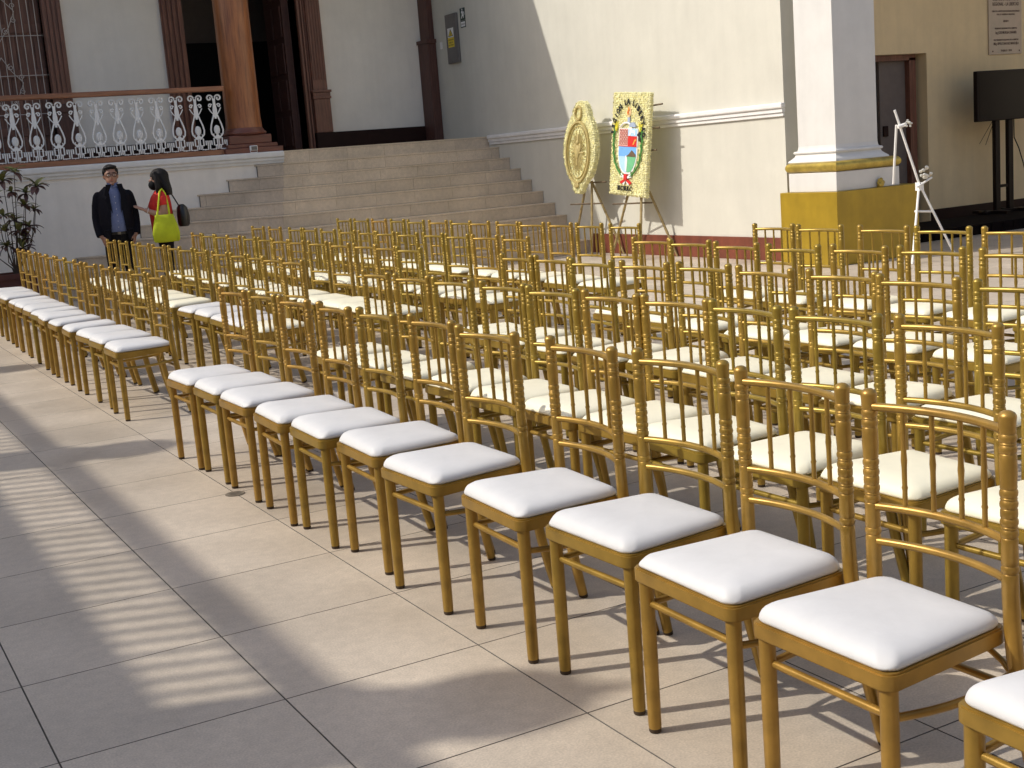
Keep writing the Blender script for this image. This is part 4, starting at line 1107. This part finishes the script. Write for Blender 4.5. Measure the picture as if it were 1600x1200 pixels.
# ================================================================ PEOPLE
def head_shapes(m, z, w=.076, d=.096, h=.118, mi=0):
    f = d / .096
    m.sph((0, .008, z + .018), (w * 1.02, d, h * .86), mi, u=20, w=14)
    m.sph((0, -.018, z - .045), (w * .80, d * .76, h * .62), mi, u=18, w=12)
    m.loft([(0, .02, z - .20, .062, .062), (0, .018, z - .12, .056, .058), (0, .01, z - .05, .055, .06)], mi)
    m.sph((0, -.098 * f, z - .012), (.014, .018, .022), mi, u=10, w=8)          # nose
    m.sph((0, -.083 * f, z - .050), (.024, .014, .007), mi, u=10, w=6)          # lips
    m.sph((0, -.078, z - .092), (.026, .022, .018), mi, u=10, w=6)          # chin
    for s in (-1, 1):
        m.sph((s * w * 1.0, .01, z - .005), (.012, .02, .032), mi, u=8, w=8)  # ear
        m.sph((s * .035, -.074 * f, z + .024), (.026, .018, .009), mi, u=8, w=6)   # brow
def hand_shapes(m, wrist, direc, palm_n, side, L=.18, mi=0, curl=.25):
    """palm, four unequal fingers and a side thumb"""
    d = V(direc).normalized(); n = V(palm_n); n = (n - d * n.dot(d)).normalized(); s = d.cross(n) * side
    w = V(wrist)
    B = Matrix((s, d, n)).transposed().to_4x4(); B.translation = w
    m.sph((0, .045, 0), (.040, .052, .016), mi, T=B, u=12, w=8)
    for i, (x, ln) in enumerate(((-.028, .062), (-.009, .074), (.010, .070), (.028, .055))):
        p = [V((x, .075, 0))]
        ang = 0
        for seg in (.45, .32, .25):
            ang += curl
            p.append(p[-1] + V((x * .12, ln * seg * math.cos(ang), ln * seg * math.sin(ang))))
        m.tube(p, [.0088, .0085, .0078, .0062], 8, mi, T=B)
    m.tube([V((-.030, .02, .004)), V((-.052, .045, .010)), V((-.058, .075, .016)), V((-.055, .09, .02))], [.011, .0105, .009, .007], 8, mi, T=B)

# ---- man
man = thing('person', 'man in a dark suit and light blue shirt wearing glasses, hands in pockets', 'person', (2.97, 12.3, 0), math.radians(-6))
man.scale = (.90, .94, 1.0)
b = MB()
ZH = 1.555
head_shapes(b, ZH, w=.088, d=.102, h=.128)
b.loft([(0, .01, .82, .17, .12), (0, .0, 1.0, .165, .12), (0, .0, 1.2, .175, .115), (0, .01, 1.34, .17, .10), (0, .015, 1.41, .09, .075), (0, .018, 1.45, .06, .06)])
for s in (-1, 1):
    b.tube([(s * .16, .01, 1.31), (s * .215, .02, 1.20), (s * .240, .02, 1.08), (s * .240, .0, .98), (s * .236, -.04, .89), (s * .205, -.06, .85)], [.040, .040, .038, .034, .030, .028], 10)
    hand_shapes(b, (s * .205, -.06, .86), (-s * .25, -.2, -1), (-s * .8, .4, 0), s, curl=.3)
    b.tube([(s * .09, .01, .86), (s * .105, .0, .48), (s * .115, .01, .08)], [.085, .06, .042], 10)
    b.sph((s * .12, -.05, .045), (.045, .11, .035))
obj('body', fuse(b, 'body', 'skin', .0095, 2), man)
hr = MB(); hr.sph((0, .022, ZH + .050), (.096, .110, .086), u=22, w=14); hr.sph((.02, -.060, ZH + .100), (.064, .042, .024)); hr.sph((-.045, -.04, ZH + .09), (.042, .05, .03))
hr.sph((0, .08, ZH + .0), (.088, .045, .075))
for s in (-1, 1): hr.sph((s * .088, .005, ZH + .045), (.014, .045, .045))
hm = fuse(hr, 'hair', 'hair', .009, 2)
# open the face: cut the hair away in front of the forehead line
bm = bmesh.new(); bm.from_mesh(hm)
bmesh.ops.delete(bm, geom=[v for v in bm.verts if v.co.y < -.066 and v.co.z < ZH + .072], context='VERTS'); bm.to_mesh(hm); bm.free()
obj('hair', hm, man)
fc = MB()
for s in (-1, 1):
    fc.sph((s * .036, -.094, ZH + .006), (.015, .007, .007), 0, u=10, w=6); fc.sph((s * .036, -.1005, ZH + .006), (.006, .002, .006), 1, u=8, w=6)
    fc.box(s * .036 - .022, s * .036 + .022, -.104, -.092, ZH + .030, ZH + .037, 1)
fc.sph((0, -.1045, ZH - .052), (.023, .004, .0035), 2, u=8, w=5)
fc.build('facial_features', ['sgn_w', 'hair', 'pinklip' if 'pinklip' in MT else 'p_pinkd'], man)
gl = MB()
for s in (-1, 1):
    gl.tube([(s * .039 + .030 * math.cos(a), -.112, ZH + .006 + .021 * math.sin(a)) for a in [2 * PI * i / 14 for i in range(15)]], .0028, 5)
    gl.tube([(s * .069, -.110, ZH + .012), (s * .096, -.03, ZH + .012), (s * .099, .01, ZH + .008)], .0030, 5)
gl.tube([(-.009, -.113, ZH + .01), (.009, -.113, ZH + .01)], .0032, 5)
gl.build('glasses', 'glass_k', man)
sm = MB()
sm.loft([(0, .0, .90, .178, .135), (0, -.012, 1.0, .19, .15), (0, -.012, 1.12, .19, .148), (0, -.002, 1.25, .185, .128), (0, .005, 1.34, .175, .108), (0, .012, 1.41, .105, .082), (0, .01, 1.445, .068, .068), (0, .004, 1.475, .064, .066)], n=28)
obj('shirt', fuse(sm, 'shirt', 'shirt', .011, 4), man)
sc = MB()
for s in (-1, 1):
    sc.prism([(0, 0), (s * .055, .02), (s * .075, .065), (s * .02, .05)][::s], 0, .006, T=Matrix.Translation((0, -.075, 1.415)) @ Matrix.Rotation(PI / 2, 4, 'X'))
sc.build('shirt_collar', 'shirt', man)
btn = MB().sph((0, 0, 0), (.005, .003, .005), u=6, w=4).mesh('shirt_button', 'sgn_w')
for k in range(6): obj('shirt_button', btn, man, (0, -.166 + max(0, k - 3) * .012, .96 + k * .07))
bl = MB().loft([(0, 0, .875, .182, .138), (0, 0, .905, .184, .140)], n=28).box(-.02, .02, -.148, -.135, .875, .905, 1).build('belt', ['leather', 'drain'], man)
jk = MB()
def cring(z, cx, cy, rx, ry, gap, th, n=26):
    out_, in_ = [], []
    for k in range(n + 1):
        t = -PI / 2 + gap + (2 * PI - 2 * gap) * k / n
        out_.append((cx + (rx + th) * math.cos(t), cy + (ry + th) * math.sin(t), z)); in_.append((cx + rx * math.cos(t), cy + ry * math.sin(t), z))
    return out_ + in_[::-1]
rg = [(.80, 0, .005, .190, .150, .62), (.90, 0, .0, .192, .156, .50), (1.0, 0, -.008, .200, .162, .42), (1.12, 0, -.008, .202, .160, .36), (1.22, 0, -.003, .200, .146, .34), (1.32, 0, .005, .195, .128, .36), (1.375, 0, .012, .160, .108, .42), (1.42, 0, .014, .105, .088, .52), (1.438, 0, .020, .084, .078, .80)]
L = [cring(z, cx, cy, rx, ry, gp, .016) for z, cx, cy, rx, ry, gp in rg]
vs = [p for r in L for p in r]; n = len(L[0]); fs = []
for i in range(len(L) - 1):
    for k in range(n): fs.append((i * n + k, i * n + (k + 1) % n, (i + 1) * n + (k + 1) % n, (i + 1) * n + k))
h = n // 2
for k in range(h - 1):
    fs.append((k + 1, k, n - 1 - k, n - 2 - k)); o_ = (len(L) - 1) * n; fs.append((o_ + k, o_ + k + 1, o_ + n - 2 - k, o_ + n - 1 - k))
jk.add(vs, fs)
for s in (-1, 1):
    jk.sph((s * .190, .01, 1.335), (.056, .060, .048), u=16, w=10)
    jk.tube([(s * .200, .01, 1.325), (s * .228, .02, 1.22), (s * .248, .022, 1.08), (s * .248, -.0, .98), (s * .238, -.035, .90), (s * .230, -.05, .865)], [.056, .056, .053, .050, .048, .046], 14)
    jk.box(*(sorted((s * .10, s * .19))), -.175, -.15, .92, .935)
jm = fuse(jk, 'jacket', 'suit', .0085, 3)
jo = obj('jacket', jm, man)
lp = MB()
for s in (-1, 1):
    lp.prism([(s * .052, .09), (s * .072, .34), (s * .03, .43), (s * .10, .43), (s * .135, .31), (s * .105, .29), (s * .13, .265)][::s], 0, .008, T=Matrix.Translation((0, -.155, 1.03)) @ Matrix.Rotation(math.radians(90 + 7), 4, 'X'))
lp.build('lapels', 'suit', man)
tr = MB()
tr.loft([(0, .01, .78, .175, .135), (0, .005, .86, .180, .138), (0, .0, .90, .178, .134)], n=24)
for s in (-1, 1): tr.tube([(s * .088, .01, .84), (s * .10, .005, .65), (s * .108, -.005, .46), (s * .115, .01, .25), (s * .12, .012, .05)], [.098, .088, .074, .066, .064], 14)
obj('trousers', fuse(tr, 'trousers', 'trouser', .011, 3), man)
ft = MB()
for s in (-1, 1): ft.sph((s * .122, -.06, .04), (.05, .125, .042), u=14, w=8); ft.box(s * .122 - .045, s * .122 + .045, -.15, .06, 0, .02, bev=.008)
ft.build('shoes', 'leather', man, 60)

# ---- woman
wom = thing('person', 'woman with long black hair, face mask and red blouse pointing at the man', 'person', (3.50, 12.25, 0), math.radians(-104))
wom.scale = (.95, .95, 1.0)
b = MB(); ZH = 1.47
head_shapes(b, ZH, w=.080, d=.098, h=.120)
b.loft([(0, .01, .78, .18, .14), (0, .0, .95, .17, .13), (0, -.005, 1.08, .165, .12), (0, .0, 1.22, .165, .115), (0, .01, 1.29, .14, .09), (0, .015, 1.34, .075, .065), (0, .018, 1.39, .055, .055)])
# near (left) arm: elbow low, forearm raised forward, palm open
b.tube([(.165, .01, 1.275), (.205, .03, 1.17), (.215, .02, 1.055)], [.055, .052, .046], 12)
b.tube([(.215, .025, 1.05), (.195, -.07, 1.075), (.165, -.20, 1.13)], [.045, .036, .026], 12)
hand_shapes(b, (.165, -.20, 1.13), (-.12, -1, .42), (.35, .25, 1), 1, curl=.06)
# far arm held bent in front
b.tube([(-.165, .01, 1.275), (-.20, .0, 1.07)], [.05, .043], 12)
b.tube([(-.20, .0, 1.07), (-.13, -.12, 1.09), (-.06, -.16, 1.11)], [.043, .034, .026], 12)
hand_shapes(b, (-.06, -.16, 1.11), (.95, -.1, .12), (.1, .9, 0), -1, curl=.35)
for s in (-1, 1):
    b.tube([(s * .09, .01, .84), (s * .10, .0, .45), (s * .10, .01, .07)], [.09, .06, .038], 10)
    b.sph((s * .10, -.05, .04), (.04, .10, .03))
obj('body', fuse(b, 'body', 'skin2', .0095, 2), wom)
hr = MB(); hr.sph((0, .022, ZH + .036), (.098, .116, .098), u=22, w=14)
hr.loft([(0, .105, ZH - .19, .125, .05), (0, .09, ZH - .12, .128, .068), (0, .055, ZH - .03, .108, .085), (0, .035, ZH + .04, .097, .098)], n=20)
for s in (-1, 1): hr.tube([(s * .08, -.045, ZH + .09), (s * .104, -.02, ZH + .0), (s * .112, -.01, ZH - .10), (s * .10, -.02, ZH - .20)], [.026, .032, .038, .022], 8)
obj('hair', fuse(hr, 'hair', 'hair', .009, 2), wom)
mk = MB().sph((0, -.062, ZH - .062), (.070, .062, .060), u=16, w=10).build('face_mask', 'mask', wom, 60)
fc = MB()
for s in (-1, 1):
    fc.sph((s * .033, -.085, ZH + .006), (.013, .006, .006), 0, u=10, w=6); fc.sph((s * .033, -.091, ZH + .006), (.0055, .002, .0055), 1, u=8, w=6)
fc.build('eyes', ['sgn_w', 'hair'], wom)
tp = MB()
tp.loft([(0, .01, .80, .20, .155), (0, .0, .95, .187, .148), (0, -.012, 1.08, .182, .145), (0, -.015, 1.18, .182, .142), (0, .0, 1.27, .172, .115), (0, .012, 1.32, .115, .085), (0, .015, 1.345, .085, .075)], n=26)
for s in (-1, 1): tp.tube([(s * .14, .01, 1.29), (s * .185, .02, 1.24), (s * .205, .025, 1.16)], [.062, .066, .064], 14)
obj('blouse', fuse(tp, 'blouse', 'redtop', .0105, 3), wom)
tr = MB()
tr.loft([(0, .01, .74, .185, .15), (0, .0, .84, .188, .15)], n=24)
for s in (-1, 1): tr.tube([(s * .092, .01, .80), (s * .10, .0, .45), (s * .10, .01, .08)], [.10, .072, .052], 14)
obj('trousers', fuse(tr, 'trousers', 'trouser', .011, 3), wom)
MB().sph((.10, -.05, .035), (.043, .11, .037)).sph((-.10, -.05, .035), (.043, .11, .037)).build('shoes', 'leather', wom, 60)
MB().tube([(.176 + .029 * math.cos(a), -.165 + .01 * math.sin(a), 1.115 + .029 * math.sin(a)) for a in [2 * PI * i / 12 for i in range(13)]], .004, 5).build('bracelet', 'sgn_w', wom)
# tote bag hanging on her near shoulder
RW = Matrix.Translation((3.50, 12.25, 0)) @ Matrix.Rotation(math.radians(-104), 4, 'Z')
tb = thing('tote_bag', 'lime yellow cloth tote bag hanging from the woman\'s shoulder', 'bag', matrix=RW)
m = MB()
n = 22
rings_ = []
for z, hw_, th, cy in ((.74, .135, .016, .02), (.76, .150, .035, .02), (.84, .158, .050, .02), (.94, .140, .045, .02), (1.02, .115, .032, .02), (1.06, .105, .014, .02)):
    rings_.append((.275, cy, z, th, hw_))
m.loft(rings_, n=n)
for i, v in enumerate(m.v):
    x, y, z = v; k = (math.sin(y * 85 + z * 9) * .008 + math.sin(y * 37 - z * 14) * .009) * (1.10 - z) * 2.6
    m.v[i] = (x + k, y, z)
m.build('bag_body', 'lime', tb, 60)
MB().tube([(.262, -.06, 1.05), (.25, -.03, 1.18), (.20, .0, 1.325), (.12, .03, 1.36), (.17, .06, 1.30), (.24, .08, 1.15), (.262, .08, 1.05)], [.013, .011, .011, .010, .011, .011, .013], 8).build('bag_strap', 'lime', tb, 60)
hb = thing('handbag', 'black leather handbag behind the woman\'s back', 'bag', matrix=RW)
MB().loft([(.04, .235, .90, .11, .055), (.04, .24, .93, .125, .07), (.04, .24, 1.02, .125, .075), (.04, .235, 1.12, .105, .062), (.04, .23, 1.16, .07, .03)], n=20).build('bag_body', 'leather', hb, 60)
MB().tube([(-.02, .20, 1.15), (-.06, .14, 1.28), (-.10, .04, 1.345), (-.14, -.03, 1.27)], .008, 6).build('bag_strap', 'leather', hb)
